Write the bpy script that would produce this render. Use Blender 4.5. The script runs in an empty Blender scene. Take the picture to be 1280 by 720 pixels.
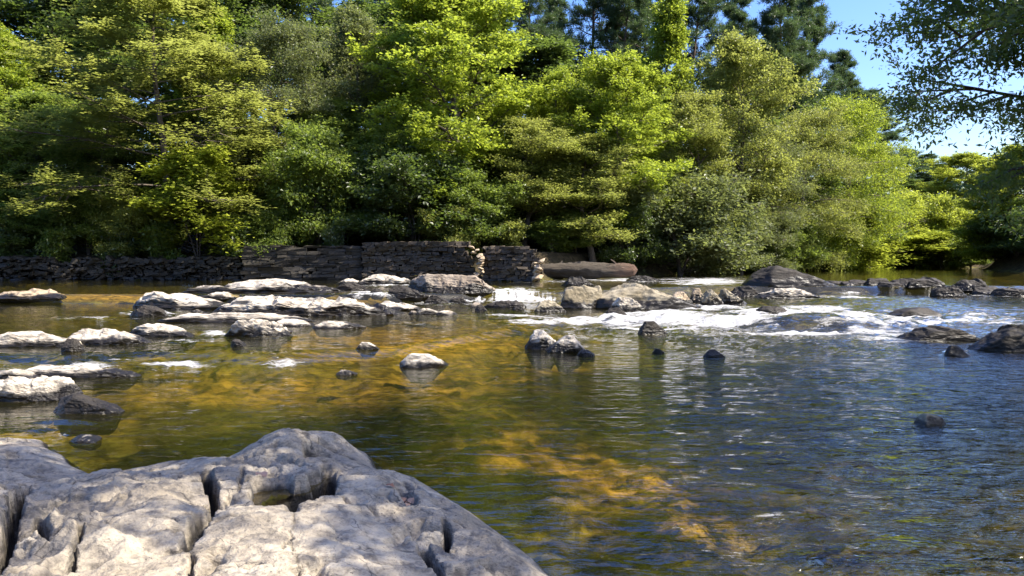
import bpy, bmesh, math, random
import numpy as np
from mathutils import Vector

S = bpy.context.scene
COL = S.collection
R = math.radians

# ------------------------------------------------------------------ camera numbers
F, CZ, VH = 1005.0, 1.7, 318.0            # focal length in px of a 1280 px wide frame, eye height, horizon row
PITCH = math.atan((360 - VH) / F)
CP, SP = math.cos(PITCH), math.sin(PITCH)

def ray(u, v):
    xc, zc = (u - 640) / F, -(v - 360) / F
    return np.array([xc, CP + SP * zc, -SP + CP * zc])

def proj(P):
    y, z = P[:, 1], P[:, 2] - CZ
    yc = np.maximum(CP * y - SP * z, 0.05)
    zc = SP * y + CP * z
    return 640 + F * P[:, 0] / yc, 360 - F * zc / yc

def at(u, v, z):
    d = ray(u, v)
    t = (z - CZ) / d[2]
    return d[0] * t, d[1] * t

def on_y(u, v, Y):
    d = ray(u, v)
    t = Y / d[1]
    return np.array([d[0] * t, Y, CZ + d[2] * t])

# ------------------------------------------------------------------ noise
def _hash(ix, iy, iz):
    n = (ix.astype(np.int64) * 374761393 + iy.astype(np.int64) * 668265263 + iz.astype(np.int64) * 1440662683) & 0xFFFFFFFF
    n = ((n ^ (n >> 13)) * 1274126177) & 0xFFFFFFFF
    n = ((n ^ (n >> 16)) * 2246822519) & 0xFFFFFFFF
    n = n ^ (n >> 15)
    return (n & 0xFFFF) / 32767.5 - 1.0

def vnoise(p):
    f = np.floor(p)
    i = f.astype(np.int64)
    t = p - f
    t = t * t * t * (t * (t * 6 - 15) + 10)
    out = 0
    for dx in (0, 1):
        wx = t[:, 0] if dx else 1 - t[:, 0]
        for dy in (0, 1):
            wy = t[:, 1] if dy else 1 - t[:, 1]
            for dz in (0, 1):
                wz = t[:, 2] if dz else 1 - t[:, 2]
                out = out + wx * wy * wz * _hash(i[:, 0] + dx, i[:, 1] + dy, i[:, 2] + dz)
    return out

ROT = np.array([[0.36, 0.48, -0.8], [-0.8, 0.6, 0.0], [0.48, 0.64, 0.6]])
def fbm(p, o=4, gain=0.5, ridged=False):
    p = np.asarray(p, float)
    a, s, tot = 1.0, 0.0, 0.0
    for _ in range(o):
        n = vnoise(p)
        s = s + a * ((1 - 2 * np.abs(n)) if ridged else n)
        tot += a
        a *= gain
        p = (p @ ROT.T) * 2.03 + 7.31
    return s / tot

def sstep(a, b, x):
    t = np.clip((x - a) / (b - a), 0, 1)
    return t * t * (3 - 2 * t)

def p3(x, y, z=0.0):
    return np.stack([x, y, np.zeros_like(x) + z], 1)

# ------------------------------------------------------------------ object helpers
def mk(name, V, Fs, mat=None, parent=None, smooth=True, attrs=None):
    me = bpy.data.meshes.new(name)
    V = np.asarray(V, np.float32)
    if not isinstance(Fs, (list, tuple)):
        Fs = [Fs]
    Fs = [np.asarray(f, np.int32) for f in Fs if len(f)]
    me.vertices.add(len(V))
    me.vertices.foreach_set('co', V.ravel())
    loops = np.concatenate([f.ravel() for f in Fs])
    sizes = np.concatenate([np.full(len(f), f.shape[1], np.int32) for f in Fs])
    starts = np.concatenate([[0], np.cumsum(sizes)[:-1]]).astype(np.int32)
    me.loops.add(len(loops))
    me.loops.foreach_set('vertex_index', loops)
    me.polygons.add(len(sizes))
    me.polygons.foreach_set('loop_start', starts)
    me.polygons.foreach_set('use_smooth', np.full(len(sizes), smooth, bool))
    me.update(calc_edges=True)
    me.validate()
    for k, a in (attrs or {}).items():
        at_ = me.attributes.new(k, 'FLOAT', 'POINT')
        at_.data.foreach_set('value', np.asarray(a, np.float32))
    if mat:
        me.materials.append(mat)
    o = bpy.data.objects.new(name, me)
    COL.objects.link(o)
    if parent:
        o.parent = parent
    return o

def tag(o, label=None, cat=None, group=None, kind=None):
    for k, v in (('label', label), ('category', cat), ('group', group), ('kind', kind)):
        if v:
            o[k] = v
    return o

def empty(name, loc=(0, 0, 0), rz=0):
    o = bpy.data.objects.new(name, None)
    o.empty_display_size = 0.3
    o.location = loc
    o.rotation_euler = (0, 0, rz)
    COL.objects.link(o)
    return o

def grid_faces(nr, nc, wrap=False):
    r, c = np.meshgrid(np.arange(nr - 1), np.arange(nc if wrap else nc - 1), indexing='ij')
    r, c = r.ravel(), c.ravel()
    c2 = (c + 1) % nc
    return np.stack([r * nc + c, r * nc + c2, (r + 1) * nc + c2, (r + 1) * nc + c], 1)

def unit(v):
    return v / (np.linalg.norm(v) + 1e-9)

class Acc:
    def __init__(s):
        s.V, s.F, s.n = [], [], 0
    def add(s, V, Fc):
        s.V.append(np.asarray(V, float)); s.F.append(np.asarray(Fc, int) + s.n); s.n += len(V)
    def tube(s, pts, rad, sides=6):
        pts = np.asarray(pts, float); n = len(pts)
        T = np.gradient(pts, axis=0)
        T /= np.linalg.norm(T, axis=1)[:, None] + 1e-9
        ref = np.array([0.3, 0.9, 0.31]) if abs(T[0][2]) > 0.7 else np.array([0.0, 0.0, 1.0])
        U = np.cross(T, ref); U /= np.linalg.norm(U, axis=1)[:, None] + 1e-9
        W = np.cross(T, U)
        a = np.arange(sides) / sides * 2 * math.pi
        ring = U[:, None, :] * np.cos(a)[None, :, None] + W[:, None, :] * np.sin(a)[None, :, None]
        V = pts[:, None, :] + ring * np.asarray(rad)[:, None, None]
        s.add(V.reshape(-1, 3), grid_faces(n, sides, True))
    def out(s):
        return np.concatenate(s.V), [np.concatenate([f for f in s.F if f.shape[1] == k]) for k in sorted({f.shape[1] for f in s.F})]

# ------------------------------------------------------------------ node helpers
class NT:
    def __init__(s, name):
        s.m = bpy.data.materials.new(name); s.m.use_nodes = True
        s.t = s.m.node_tree; s.t.nodes.clear()
        s.out = s.n('ShaderNodeOutputMaterial')
    def n(s, typ, **kw):
        nd = s.t.nodes.new(typ)
        for k, v in kw.items():
            if k == 'inp':
                for kk, vv in v.items():
                    s.put(nd.inputs[kk], vv)
            else:
                setattr(nd, k, v)
        return nd
    def put(s, sock, v):
        if isinstance(v, bpy.types.NodeSocket):
            s.t.links.new(v, sock)
        elif isinstance(v, bpy.types.Node):
            s.t.links.new(v.outputs[0], sock)
        else:
            sock.default_value = v
    def coord(s):
        return s.n('ShaderNodeNewGeometry').outputs['Position']
    def objco(s):
        return s.n('ShaderNodeTexCoord').outputs['Object']
    def mapping(s, vec, scale=(1, 1, 1), rot=(0, 0, 0)):
        return s.n('ShaderNodeMapping', inp={'Vector': vec, 'Scale': scale, 'Rotation': rot}).outputs[0]
    def noise(s, vec, scale, detail=4, rough=0.55, dist=0.0):
        return s.n('ShaderNodeTexNoise', inp={'Vector': vec, 'Scale': scale, 'Detail': detail, 'Roughness': rough, 'Distortion': dist}).outputs['Fac']
    def ramp(s, fac, stops):
        r = s.n('ShaderNodeValToRGB', inp={'Fac': fac})
        e = r.color_ramp.elements
        while len(e) < len(stops):
            e.new(0.5)
        for el, (p, c) in zip(e, stops):
            el.position = p
            el.color = (*c, 1) if isinstance(c, tuple) else (c, c, c, 1)
        return r.outputs[0]
    def mix(s, fac, a, b, mode='MIX'):
        m = s.n('ShaderNodeMix', data_type='RGBA', blend_type=mode)
        s.put(m.inputs['Factor'], fac)
        s.put(m.inputs['A'], a if not isinstance(a, tuple) else (*a, 1))
        s.put(m.inputs['B'], b if not isinstance(b, tuple) else (*b, 1))
        return m.outputs['Result']
    def math(s, op, a, b=0.0, c=0.0, clamp=False):
        m = s.n('ShaderNodeMath', operation=op, use_clamp=clamp)
        s.put(m.inputs[0], a); s.put(m.inputs[1], b); s.put(m.inputs[2], c)
        return m.outputs[0]
    def attr(s, name):
        return s.n('ShaderNodeAttribute', attribute_name=name).outputs['Fac']
    def bump(s, h, strength, dist, normal=None):
        b = s.n('ShaderNodeBump', inp={'Height': h, 'Strength': strength, 'Distance': dist})
        if normal is not None:
            s.put(b.inputs['Normal'], normal)
        return b.outputs[0]
    def mixsh(s, fac, a, b):
        return s.n('ShaderNodeMixShader', inp={0: fac, 1: a, 2: b}).outputs[0]
    def done(s, sh):
        s.put(s.out.inputs['Surface'], sh)
        return s.m

def leaf_mat(name, dark, light, trans, tmix=0.45, gloss=0.05):
    t = NT(name)
    r = t.attr('rnd')
    c1 = t.mix(r, dark, light)
    c2 = t.mix(r, tuple(x * 0.62 for x in trans), trans)
    d = t.n('ShaderNodeBsdfDiffuse', inp={'Color': c1})
    tr = t.n('ShaderNodeBsdfTranslucent', inp={'Color': c2})
    sh = t.mixsh(tmix, d.outputs[0], tr.outputs[0])
    g = t.n('ShaderNodeBsdfGlossy', inp={'Color': (1, 1, 1, 1), 'Roughness': 0.38})
    return t.done(t.mixsh(gloss, sh, g.outputs[0]))

def bark_mat(name, a, b):
    t = NT(name)
    co = t.mapping(t.objco(), (6, 6, 1.2))
    n = t.noise(co, 3.0, 6, 0.65)
    c = t.mix(t.ramp(n, [(0.35, 0.0), (0.7, 1.0)]), a, b)
    p = t.n('ShaderNodeBsdfPrincipled', inp={'Base Color': c, 'Roughness': 0.9, 'Normal': t.bump(n, 0.8, 0.03)})
    return t.done(p)

def rock_mat(name, base, alt, stain, stain_amt=0.45, wet=(0.016, 0.013, 0.009), scale=1.0, rough=0.75, bumpd=0.03, cracks=False, spec=.35):
    t = NT(name)
    co = t.coord()
    big = t.noise(co, 1.1 * scale, 5, 0.6, 0.4)
    mid = t.noise(t.mapping(co, (1, 1, 2.2), (0.3, 0.2, 0.5)), 5.0 * scale, 8, 0.68, 0.3)
    fine = t.noise(co, 34 * scale, 4, 0.6)
    c = t.mix(t.ramp(big, [(0.35, 0.0), (0.68, 1.0)]), base, alt)
    st = t.ramp(mid, [(stain_amt - 0.07, 1.0), (stain_amt + 0.10, 0.0)])
    c = t.mix(t.math('MULTIPLY', st, 0.75), c, stain)
    sp = t.ramp(fine, [(0.32, 0.7), (0.46, 1.0)])
    c = t.mix(1.0, c, sp, 'MULTIPLY')
    if cracks:
        wc = t.n('ShaderNodeVectorMath', operation='ADD', inp={0: co, 1: t.n('ShaderNodeVectorMath', operation='SCALE', inp={0: t.n('ShaderNodeTexNoise', inp={'Vector': co, 'Scale': 3.0, 'Detail': 5}).outputs['Color'], 'Scale': .35}).outputs[0]}).outputs[0]
        vo = t.n('ShaderNodeTexVoronoi', feature='DISTANCE_TO_EDGE', inp={'Vector': t.mapping(wc, (1, 1.7, 1), (0, 0, .5)), 'Scale': 2.6}).outputs['Distance']
        ck = t.ramp(vo, [(0.0, 1.0), (0.016, 0.0)])
        ck = t.math('MULTIPLY', ck, t.ramp(t.noise(co, 2.1, 3), [(.45, 0.0), (.6, .85)]))
        c = t.mix(ck, c, (.05, .043, .037))
        pk = t.ramp(t.noise(co, 60, 2), [(.30, 1.0), (.36, 0.0)])
        pk = t.math('MULTIPLY', pk, t.ramp(t.noise(co, 3.3, 4), [(.42, 0.0), (.6, 1.0)]))
        c = t.mix(pk, c, (.07, .06, .05))
        c = t.mix(t.math('MULTIPLY', t.attr('lichen_shade'), t.ramp(mid, [(.34, .95), (.62, .25)])), c, (.085, .082, .08))
    c = t.mix(t.attr('wet'), c, wet)
    h = t.math('ADD', t.math('MULTIPLY', mid, 1.0), t.math('MULTIPLY', fine, 0.22))
    ro = t.math('SUBTRACT', rough, t.math('MULTIPLY', t.attr('wet'), 0.42))
    p = t.n('ShaderNodeBsdfPrincipled', inp={'Base Color': c, 'Roughness': ro, 'Normal': t.bump(h, 0.9, bumpd), 'Specular IOR Level': spec})
    return t.done(p)

M = {}
M['pale'] = rock_mat('pale_rock', (0.40, 0.345, 0.27), (0.53, 0.475, 0.385), (0.09, 0.07, 0.05), 0.44)
M['brown'] = rock_mat('brown_rock', (0.20, 0.155, 0.11), (0.33, 0.28, 0.22), (0.06, 0.05, 0.04), 0.43)
M['tan'] = rock_mat('tan_rock', (0.36, 0.27, 0.17), (0.45, 0.36, 0.25), (0.10, 0.075, 0.045), 0.42)
M['olive'] = rock_mat('olive_rock', (0.19, 0.155, 0.095), (0.33, 0.29, 0.21), (0.06, 0.05, 0.03), 0.42)
M['dark'] = rock_mat('dark_rock', (0.022, 0.018, 0.014), (0.042, 0.034, 0.026), (0.01, 0.009, 0.007), 0.45, rough=0.7, spec=.3)
M['wallstone'] = rock_mat('wall_stone', (0.05, 0.037, 0.024), (0.105, 0.083, 0.056), (0.022, 0.017, 0.012), 0.42, scale=1.3)
M['darkwall'] = rock_mat('shaded_wall_stone', (0.022, 0.018, 0.012), (0.048, 0.040, 0.03), (0.014, 0.014, 0.008), 0.45, scale=1.3)  # wall stone with the shade of the left stretches put into its colour
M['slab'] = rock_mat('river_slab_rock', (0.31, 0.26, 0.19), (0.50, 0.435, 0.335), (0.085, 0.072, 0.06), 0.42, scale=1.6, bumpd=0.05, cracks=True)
M['bark'] = bark_mat('grey_brown_bark', (0.05, 0.038, 0.028), (0.15, 0.12, 0.09))
M['pinebark'] = bark_mat('pine_bark', (0.045, 0.03, 0.022), (0.13, 0.09, 0.065))
L = {}
L['lime'] = leaf_mat('lime_leaves', (0.085, 0.13, 0.012), (0.19, 0.24, 0.025), (0.52, 0.63, 0.065), 0.52, 0.02)
L['yellow'] = leaf_mat('yellow_green_leaves', (0.11, 0.15, 0.015), (0.24, 0.27, 0.03), (0.60, 0.68, 0.08), 0.52, 0.02)
L['mid'] = leaf_mat('mid_green_leaves', (0.055, 0.09, 0.018), (0.14, 0.18, 0.035), (0.36, 0.47, 0.07), 0.5, 0.02)
L['olive'] = leaf_mat('olive_leaves', (0.09, 0.115, 0.022), (0.21, 0.225, 0.05), (0.50, 0.55, 0.11), 0.5, 0.02)
L['grey'] = leaf_mat('grey_green_leaves', (0.065, 0.085, 0.035), (0.16, 0.18, 0.08), (0.36, 0.42, 0.11), 0.42, 0.02)
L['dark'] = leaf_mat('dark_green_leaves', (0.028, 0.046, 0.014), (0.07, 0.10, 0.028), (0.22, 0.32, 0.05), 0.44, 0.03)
L['pine'] = leaf_mat('pine_needles', (0.03, 0.055, 0.024), (0.075, 0.115, 0.048), (0.16, 0.25, 0.07), 0.36, 0.02)
L['willow'] = leaf_mat('willow_leaves', (0.03, 0.055, 0.018), (0.08, 0.12, 0.028), (0.34, 0.46, 0.06), 0.46, 0.04)

# ------------------------------------------------------------------ water level
def y1(x):   # lower rapid, as a line across the river
    return np.interp(x, [-30, -9, -6, -3.5, -2, 0, 1.5, 3, 5, 7.5, 12, 30], [13, 12.4, 12.6, 12.6, 13.4, 17, 18.8, 19.2, 18.2, 17.4, 17.6, 18])
def y2(x):   # upper drop
    return np.interp(x, [-30, -10, -6, -3, -0.8, 1.6, 4, 7, 10, 13, 30], [27, 25.5, 25.2, 26, 27.2, 27.2, 29.5, 32, 32.2, 32, 32])
Z1, Z2 = 0.12, 0.30
def level(x, y):
    x = np.asarray(x, float); y = np.asarray(y, float)
    return Z1 * sstep(-0.55, 0.55, y - y1(x)) + Z2 * sstep(-0.17, 0.17, y - y2(x))

def on_water(u, v):
    z = 0.0
    for _ in range(12):
        x, y = at(u, v, z)
        z = 0.5 * z + 0.5 * float(level(x, y))
    return x, y, z

# ------------------------------------------------------------------ ground sheet
def far_bank(x):
    return np.interp(x, [-60, -14, -9, -5, 1.5, 4, 8, 14, 24, 33, 45, 80], [40.5, 40.7, 41.2, 40.8, 40.2, 44, 47.5, 54, 66, 75, 78, 78])
def right_bank(y):
    return np.interp(y, [-20, 0, 4, 8, 12, 17, 30, 45, 57, 66, 80], [4.2, 4.6, 5.2, 7.2, 9.2, 12.2, 20.5, 30, 36.5, 38.6, 46])
def bank_dist(x, y):
    d = np.minimum(far_bank(x) - y, (right_bank(y) - x) * 0.86)
    near = y - (0.9 + 0.05 * x + 0.35 * np.sin(x * 0.9))
    return np.minimum(d, near)

def ground_z(x, y):
    d = bank_dist(x, y)
    w = level(x, y)
    P = p3(x, y)
    wob = fbm(P * 0.5 + 3, 4)
    d2 = d + wob * 0.7 * sstep(0, 3, np.abs(d) + 1)
    dep = 0.30 + 0.16 * fbm(P * 0.22 + 11, 3) + 0.12 * fbm(P * np.array([0.9, 1.3, 1]) + 5, 4, ridged=True)
    cob = fbm(P * 2.6 + 20, 3, ridged=True)
    dep = dep - 0.07 * np.clip(cob, 0, 1) - 0.03 * fbm(P * 9, 2)
    dep = np.maximum(dep, 0.05)
    zin = w - dep * sstep(0.0, 1.6, d2)
    far = (far_bank(x) - y < 0) | (y > 34)
    up = np.clip(-d2, 0, None)
    rise = np.where(far, 1.35, 0.75) * sstep(0, 2.2, up) + 0.14 * up * sstep(2, 12, up)
    rise = np.minimum(rise, 13 + 0.01 * up)
    zout = w + rise + 0.18 * wob * sstep(0, 2, up)
    return np.where(d2 > 0, zin, zout), d2

def polar(r0, r1, nr, a_front, n_front, n_back=0):
    r = np.geomspace(r0, r1, nr) if np.isscalar(nr) else nr
    a = np.linspace(-a_front, a_front, n_front)
    if n_back:
        b = np.linspace(a_front, 2 * math.pi - a_front, n_back + 2)[1:-1]
        a = np.concatenate([a, b])
    RR, AA = np.meshgrid(r, a, indexing='ij')
    return (RR * np.sin(AA)).ravel(), (RR * np.cos(AA)).ravel(), len(a)

def build_ground():
    x, y, nc = polar(0.5, 700, 330, R(46), 430, 110)
    z, d = ground_z(x, y)
    V = np.stack([x, y, z], 1)
    Fq = grid_faces(330, nc, True)
    V = np.concatenate([V, [[0, 0, V[:nc, 2].mean()]]])
    tri = np.stack([np.full(nc, len(V) - 1), (np.arange(nc) + 1) % nc, np.arange(nc)], 1)
    bank = np.append(sstep(0.15, -0.35, d), 1.0)
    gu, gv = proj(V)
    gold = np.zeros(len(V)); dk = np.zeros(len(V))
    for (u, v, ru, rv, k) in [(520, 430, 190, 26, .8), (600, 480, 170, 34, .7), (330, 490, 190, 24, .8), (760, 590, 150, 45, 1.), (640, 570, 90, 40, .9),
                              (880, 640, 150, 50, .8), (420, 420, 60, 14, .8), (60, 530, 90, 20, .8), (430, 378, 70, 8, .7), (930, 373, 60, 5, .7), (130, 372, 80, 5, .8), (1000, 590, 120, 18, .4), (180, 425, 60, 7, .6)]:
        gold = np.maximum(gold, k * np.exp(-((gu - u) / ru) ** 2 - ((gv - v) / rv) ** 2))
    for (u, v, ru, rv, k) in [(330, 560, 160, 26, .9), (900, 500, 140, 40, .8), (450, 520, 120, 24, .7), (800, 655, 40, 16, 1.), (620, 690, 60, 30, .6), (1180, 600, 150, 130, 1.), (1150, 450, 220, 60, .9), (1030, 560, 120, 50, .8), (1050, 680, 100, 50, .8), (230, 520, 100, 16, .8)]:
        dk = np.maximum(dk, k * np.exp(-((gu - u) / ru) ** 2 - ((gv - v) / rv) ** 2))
    t = NT('river_bed_and_forest_floor')
    co = t.coord()
    n1 = t.noise(co, 0.8, 6, 0.62, 0.8)
    n2 = t.noise(co, 4.5, 7, 0.68, 0.4)
    n3 = t.noise(co, 22, 3, 0.6)
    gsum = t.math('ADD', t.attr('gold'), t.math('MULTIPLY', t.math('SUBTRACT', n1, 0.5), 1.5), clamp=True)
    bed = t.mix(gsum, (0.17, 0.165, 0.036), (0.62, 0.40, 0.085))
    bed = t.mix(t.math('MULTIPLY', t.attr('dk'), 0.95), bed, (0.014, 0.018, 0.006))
    bed = t.mix(t.ramp(n2, [(0.38, 0.75), (0.55, 0.0)]), bed, (0.035, 0.028, 0.010))
    vc = t.n('ShaderNodeTexVoronoi', inp={'Vector': t.mapping(co, (1, 1.3, 1), (0, 0, .4)), 'Scale': 3.6, 'Randomness': 1.0})
    vb = t.n('ShaderNodeSeparateColor', inp={0: vc.outputs['Color']}).outputs[0]
    bed = t.mix(1.0, bed, t.ramp(t.math('SUBTRACT', t.math('ADD', t.math('MULTIPLY', vb, .7), .35), t.math('MULTIPLY', vc.outputs['Distance'], .55)), [(0.0, .25), (.9, 1.0)]), 'MULTIPLY')
    fl = t.mix(t.ramp(n2, [(0.4, 0.0), (0.65, 1.0)]), (0.028, 0.022, 0.013), (0.085, 0.062, 0.035))
    fl = t.mix(t.ramp(n3, [(0.55, 0.0), (0.7, 0.6)]), fl, (0.04, 0.06, 0.015))
    c = t.mix(t.attr('bank'), bed, fl)
    p = t.n('ShaderNodeBsdfPrincipled', inp={'Base Color': c, 'Roughness': 0.95, 'Normal': t.bump(t.math('ADD', n2, t.math('MULTIPLY', n3, 0.3)), 0.8, 0.06)})
    p.inputs['Specular IOR Level'].default_value = 0.15
    m = t.done(p)
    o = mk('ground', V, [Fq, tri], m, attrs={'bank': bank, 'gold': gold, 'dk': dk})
    tag(o, kind='structure')

# ------------------------------------------------------------------ water
FOAM = [  # where the river breaks white: column, row, half sizes, strength
    (645, 374, 52, 4.5, 1.1), (645, 366, 46, 6, .8), (610, 376, 60, 2.5, .6), (560, 379, 50, 4, .45),
    (720, 402, 90, 5, .75), (640, 395, 80, 2.5, .4), (780, 400, 40, 9, .9), (840, 398, 60, 8, 1.1), (900, 405, 70, 6, 1.0), (960, 392, 60, 7, .95), (1010, 388, 60, 5, .8),
    (880, 385, 60, 4, .75), (760, 412, 80, 3, .5), (1000, 418, 90, 3.0, .9), (1060, 402, 40, 8, .8), (1090, 416, 60, 5, .6), (1110, 425, 60, 5, .55), (1150, 398, 110, 4, .4), (1230, 402, 70, 3, .6), (1060, 372, 60, 2, .5),
    (885, 352, 56, 5, .75), (830, 350, 40, 2.5, .45), (1000, 371, 50, 2, .6), (780, 350, 70, 2.5, .6), (700, 352, 50, 2, .4),
    (880, 425, 100, 4, .3), (940, 433, 120, 5, .18), (690, 433, 60, 2, .25), (520, 457, 40, 2, .3), (530, 462, 30, 2, .2),
    (45, 466, 60, 4, .8), (115, 458, 40, 4, .65), (150, 449, 30, 2.5, .6), (225, 455, 42, 3.5, .75), (350, 456, 26, 6, .65), (190, 440, 60, 2.5, .4), (270, 417, 22, 3, .6), (230, 428, 40, 3, .45),
    (190, 392, 40, 4, .55), (130, 398, 60, 2, .4), (240, 372, 60, 2, .3), (470, 368, 60, 4, .5), (490, 357, 40, 3, .45), (1060, 366, 40, 2, .5), (1240, 369, 60, 1.5, .5), (205, 383, 20, 5, .5),
    (75, 545, 14, 5, .5), (60, 538, 30, 4, .25), (90, 528, 40, 3, .25), (100, 517, 30, 3, .2), (1195, 442, 22, 3, .5), (1168, 533, 20, 4, .25), (525, 405, 30, 2, .2), (420, 372, 60, 2, .3),
    (335, 421, 30, 2, .35), (30, 480, 60, 3, .3)]
HUMP = [(1012, 405, 62, 6, .22), (905, 402, 40, 5, .10), (1060, 398, 30, 6, .12), (1110, 405, 30, 4, .10), (830, 395, 30, 5, .10), (975, 390, 40, 4, .08), (765, 398, 24, 4, .08), (1220, 395, 24, 4, .1), (350, 452, 26, 5, .04)]

def build_water():
    rr_ = np.concatenate([np.geomspace(.8, 24, 430)[:-1], np.linspace(24, 35, 200)[:-1], np.geomspace(35, 130, 72)])
    x, y, nc = polar(0.8, 130, rr_, R(58), 620)
    nrow = len(rr_)
    z = level(x, y)
    V = np.stack([x, y, z], 1)
    u, v = proj(V)
    foam = np.zeros(len(V)); hump = np.zeros(len(V))
    for (a, b, ra, rb, k) in FOAM:
        q = ((u - a) / ra) ** 2 + ((v - b) / rb) ** 2
        foam = np.maximum(foam, k * np.exp(-q * 0.9))
    for (a, b, ra, rb, k) in HUMP:
        q = ((u - a) / ra) ** 2 + ((v - b) / rb) ** 2
        hump += k * np.exp(-q)
    r = np.hypot(x, y)
    rough = np.clip(foam * 1.1, 0, 1)
    for (a, b, ra, rb, k) in [(1150, 402, 170, 20, .75), (900, 408, 160, 16, .7), (1050, 430, 160, 14, .35), (1080, 378, 120, 10, .45), (640, 392, 80, 6, .3), (200, 450, 200, 14, .35), (700, 418, 120, 10, .3)]:
        rough = np.maximum(rough, k * np.exp(-((u - a) / ra) ** 2 - ((v - b) / rb) ** 2))
    fade = sstep(60, 25, r)
    P = p3(x, y)
    steep = sstep(0.5, 0.0, np.abs(y - y2(x))) + sstep(0.8, 0.1, np.abs(y - y1(x))) * 0.8
    rz = rough * (0.10 * fbm(P * 1.9 + 3, 4) + 0.06 * fbm(P * 5 + 9, 3, ridged=True)) * fade
    crest = fbm(P * np.array([1.3, 2.6, 1]) + 3, 5, .6, ridged=True)
    rz = rz + rough * .06 * crest * fade
    foam = np.clip(foam * .82, 0, 1) + np.clip(rough - .25, 0, 1) * np.clip(crest - .08, 0, 1) * 2.2
    fall = sstep(.34, .05, np.abs(y - y2(x))) * sstep(.25, .6, foam)
    right = sstep(0.10, 0.34, x / (r + .5)) * sstep(34, 10, r)
    wv = 0.014 * fbm(P * np.array([0.8, 1.5, 1]) + 31, 3) * fade * (0.35 + right)
    wv += 0.011 * fbm(P * np.array([2.2, 4.6, 1]) + 17, 2) * sstep(22, 8, r) * (0.25 + 1.0 * right)
    V[:, 2] += rz + wv + hump + 0.05 * steep * fade * fbm(P * 1.6, 3) * rough
    t = NT('river_water')
    co = t.coord()
    rap = t.attr('rough')
    b1 = t.noise(t.mapping(co, (1.0, 2.1, 1.0), (0, 0, 0.25)), 2.3, 3, 0.5, 0.5)
    b2 = t.noise(t.mapping(co, (1.0, 2.3, 1.0), (0, 0, -0.2)), 6.5, 3, 0.55, 0.6)
    amp = t.attr('choppy')
    h = t.math('MULTIPLY', t.math('ADD', b1, t.math('MULTIPLY', b2, 0.24)), amp)
    nrm = t.bump(h, 1.0, 0.10)
    fn = t.noise(t.mapping(co, (.75, 1.7, 2.5), (0, 0, 0.15)), 5.0, 9, 0.76, 1.1)
    fl = t.noise(t.mapping(co, (.6, 1.5, 1), (0, 0, .12)), 1.5, 4, .6, .9)
    fm = t.math('ADD', t.math('ADD', t.math('MULTIPLY', t.attr('foam'), 1.0), t.math('MULTIPLY', t.math('SUBTRACT', fl, .53), 2.6)), t.math('MULTIPLY', t.math('SUBTRACT', fn, 0.5), 1.9))
    sk = t.noise(t.mapping(co, (1, .02, .12)), 9.0, 4, .7)
    fm = t.math('ADD', fm, t.math('MULTIPLY', t.attr('fall'), t.math('MULTIPLY', t.math('SUBTRACT', sk, .47), 3.0)))
    fac = t.ramp(fm, [(0.34, 0.0), (0.80, 1.0)])
    fac = t.math('MULTIPLY', fac, t.ramp(t.attr('foam'), [(0.04, 0.0), (0.2, 1.0)]))
    gl = t.n('ShaderNodeBsdfGlossy', inp={'Color': (1, 1, 1, 1), 'Roughness': 0.035, 'Normal': nrm})
    tp = t.n('ShaderNodeBsdfTransparent', inp={'Color': (0.86, 0.80, 0.56, 1)})
    df = t.n('ShaderNodeBsdfDiffuse', inp={'Color': (0.075, 0.070, 0.016, 1)})
    body = t.mixsh(0.10, tp.outputs[0], df.outputs[0])
    fr = t.n('ShaderNodeFresnel', inp={'IOR': 1.46, 'Normal': nrm})
    wat = t.mixsh(fr.outputs[0], body, gl.outputs[0])
    fo = t.n('ShaderNodeBsdfDiffuse', inp={'Color': (0.80, 0.80, 0.80, 1), 'Normal': t.bump(t.math('ADD', fn, t.math('MULTIPLY', fl, 1.5)), 1.0, 0.14)})
    ft = t.n('ShaderNodeBsdfTranslucent', inp={'Color': (0.75, 0.78, 0.78, 1)})
    fsh = t.mixsh(0.25, fo.outputs[0], ft.outputs[0])
    m = t.done(t.mixsh(t.math('MULTIPLY', fac, 0.95), wat, fsh))
    o = mk('water', V, grid_faces(nrow, nc), m, attrs={'foam': foam, 'fall': fall, 'rough': rough, 'choppy': np.clip(0.18 + 0.75 * right + 0.5 * rough, 0, 3.4)})
    tag(o, kind='structure')

# ------------------------------------------------------------------ rocks
def ico(sub):
    bm = bmesh.new(); bmesh.ops.create_icosphere(bm, subdivisions=sub, radius=1)
    D = np.array([v.co[:] for v in bm.verts]); Fc = np.array([[v.index for v in f.verts] for f in bm.faces]); bm.free()
    return D / np.linalg.norm(D, axis=1)[:, None], Fc
ICO = {4: ico(5), 5: ico(6)}

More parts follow.
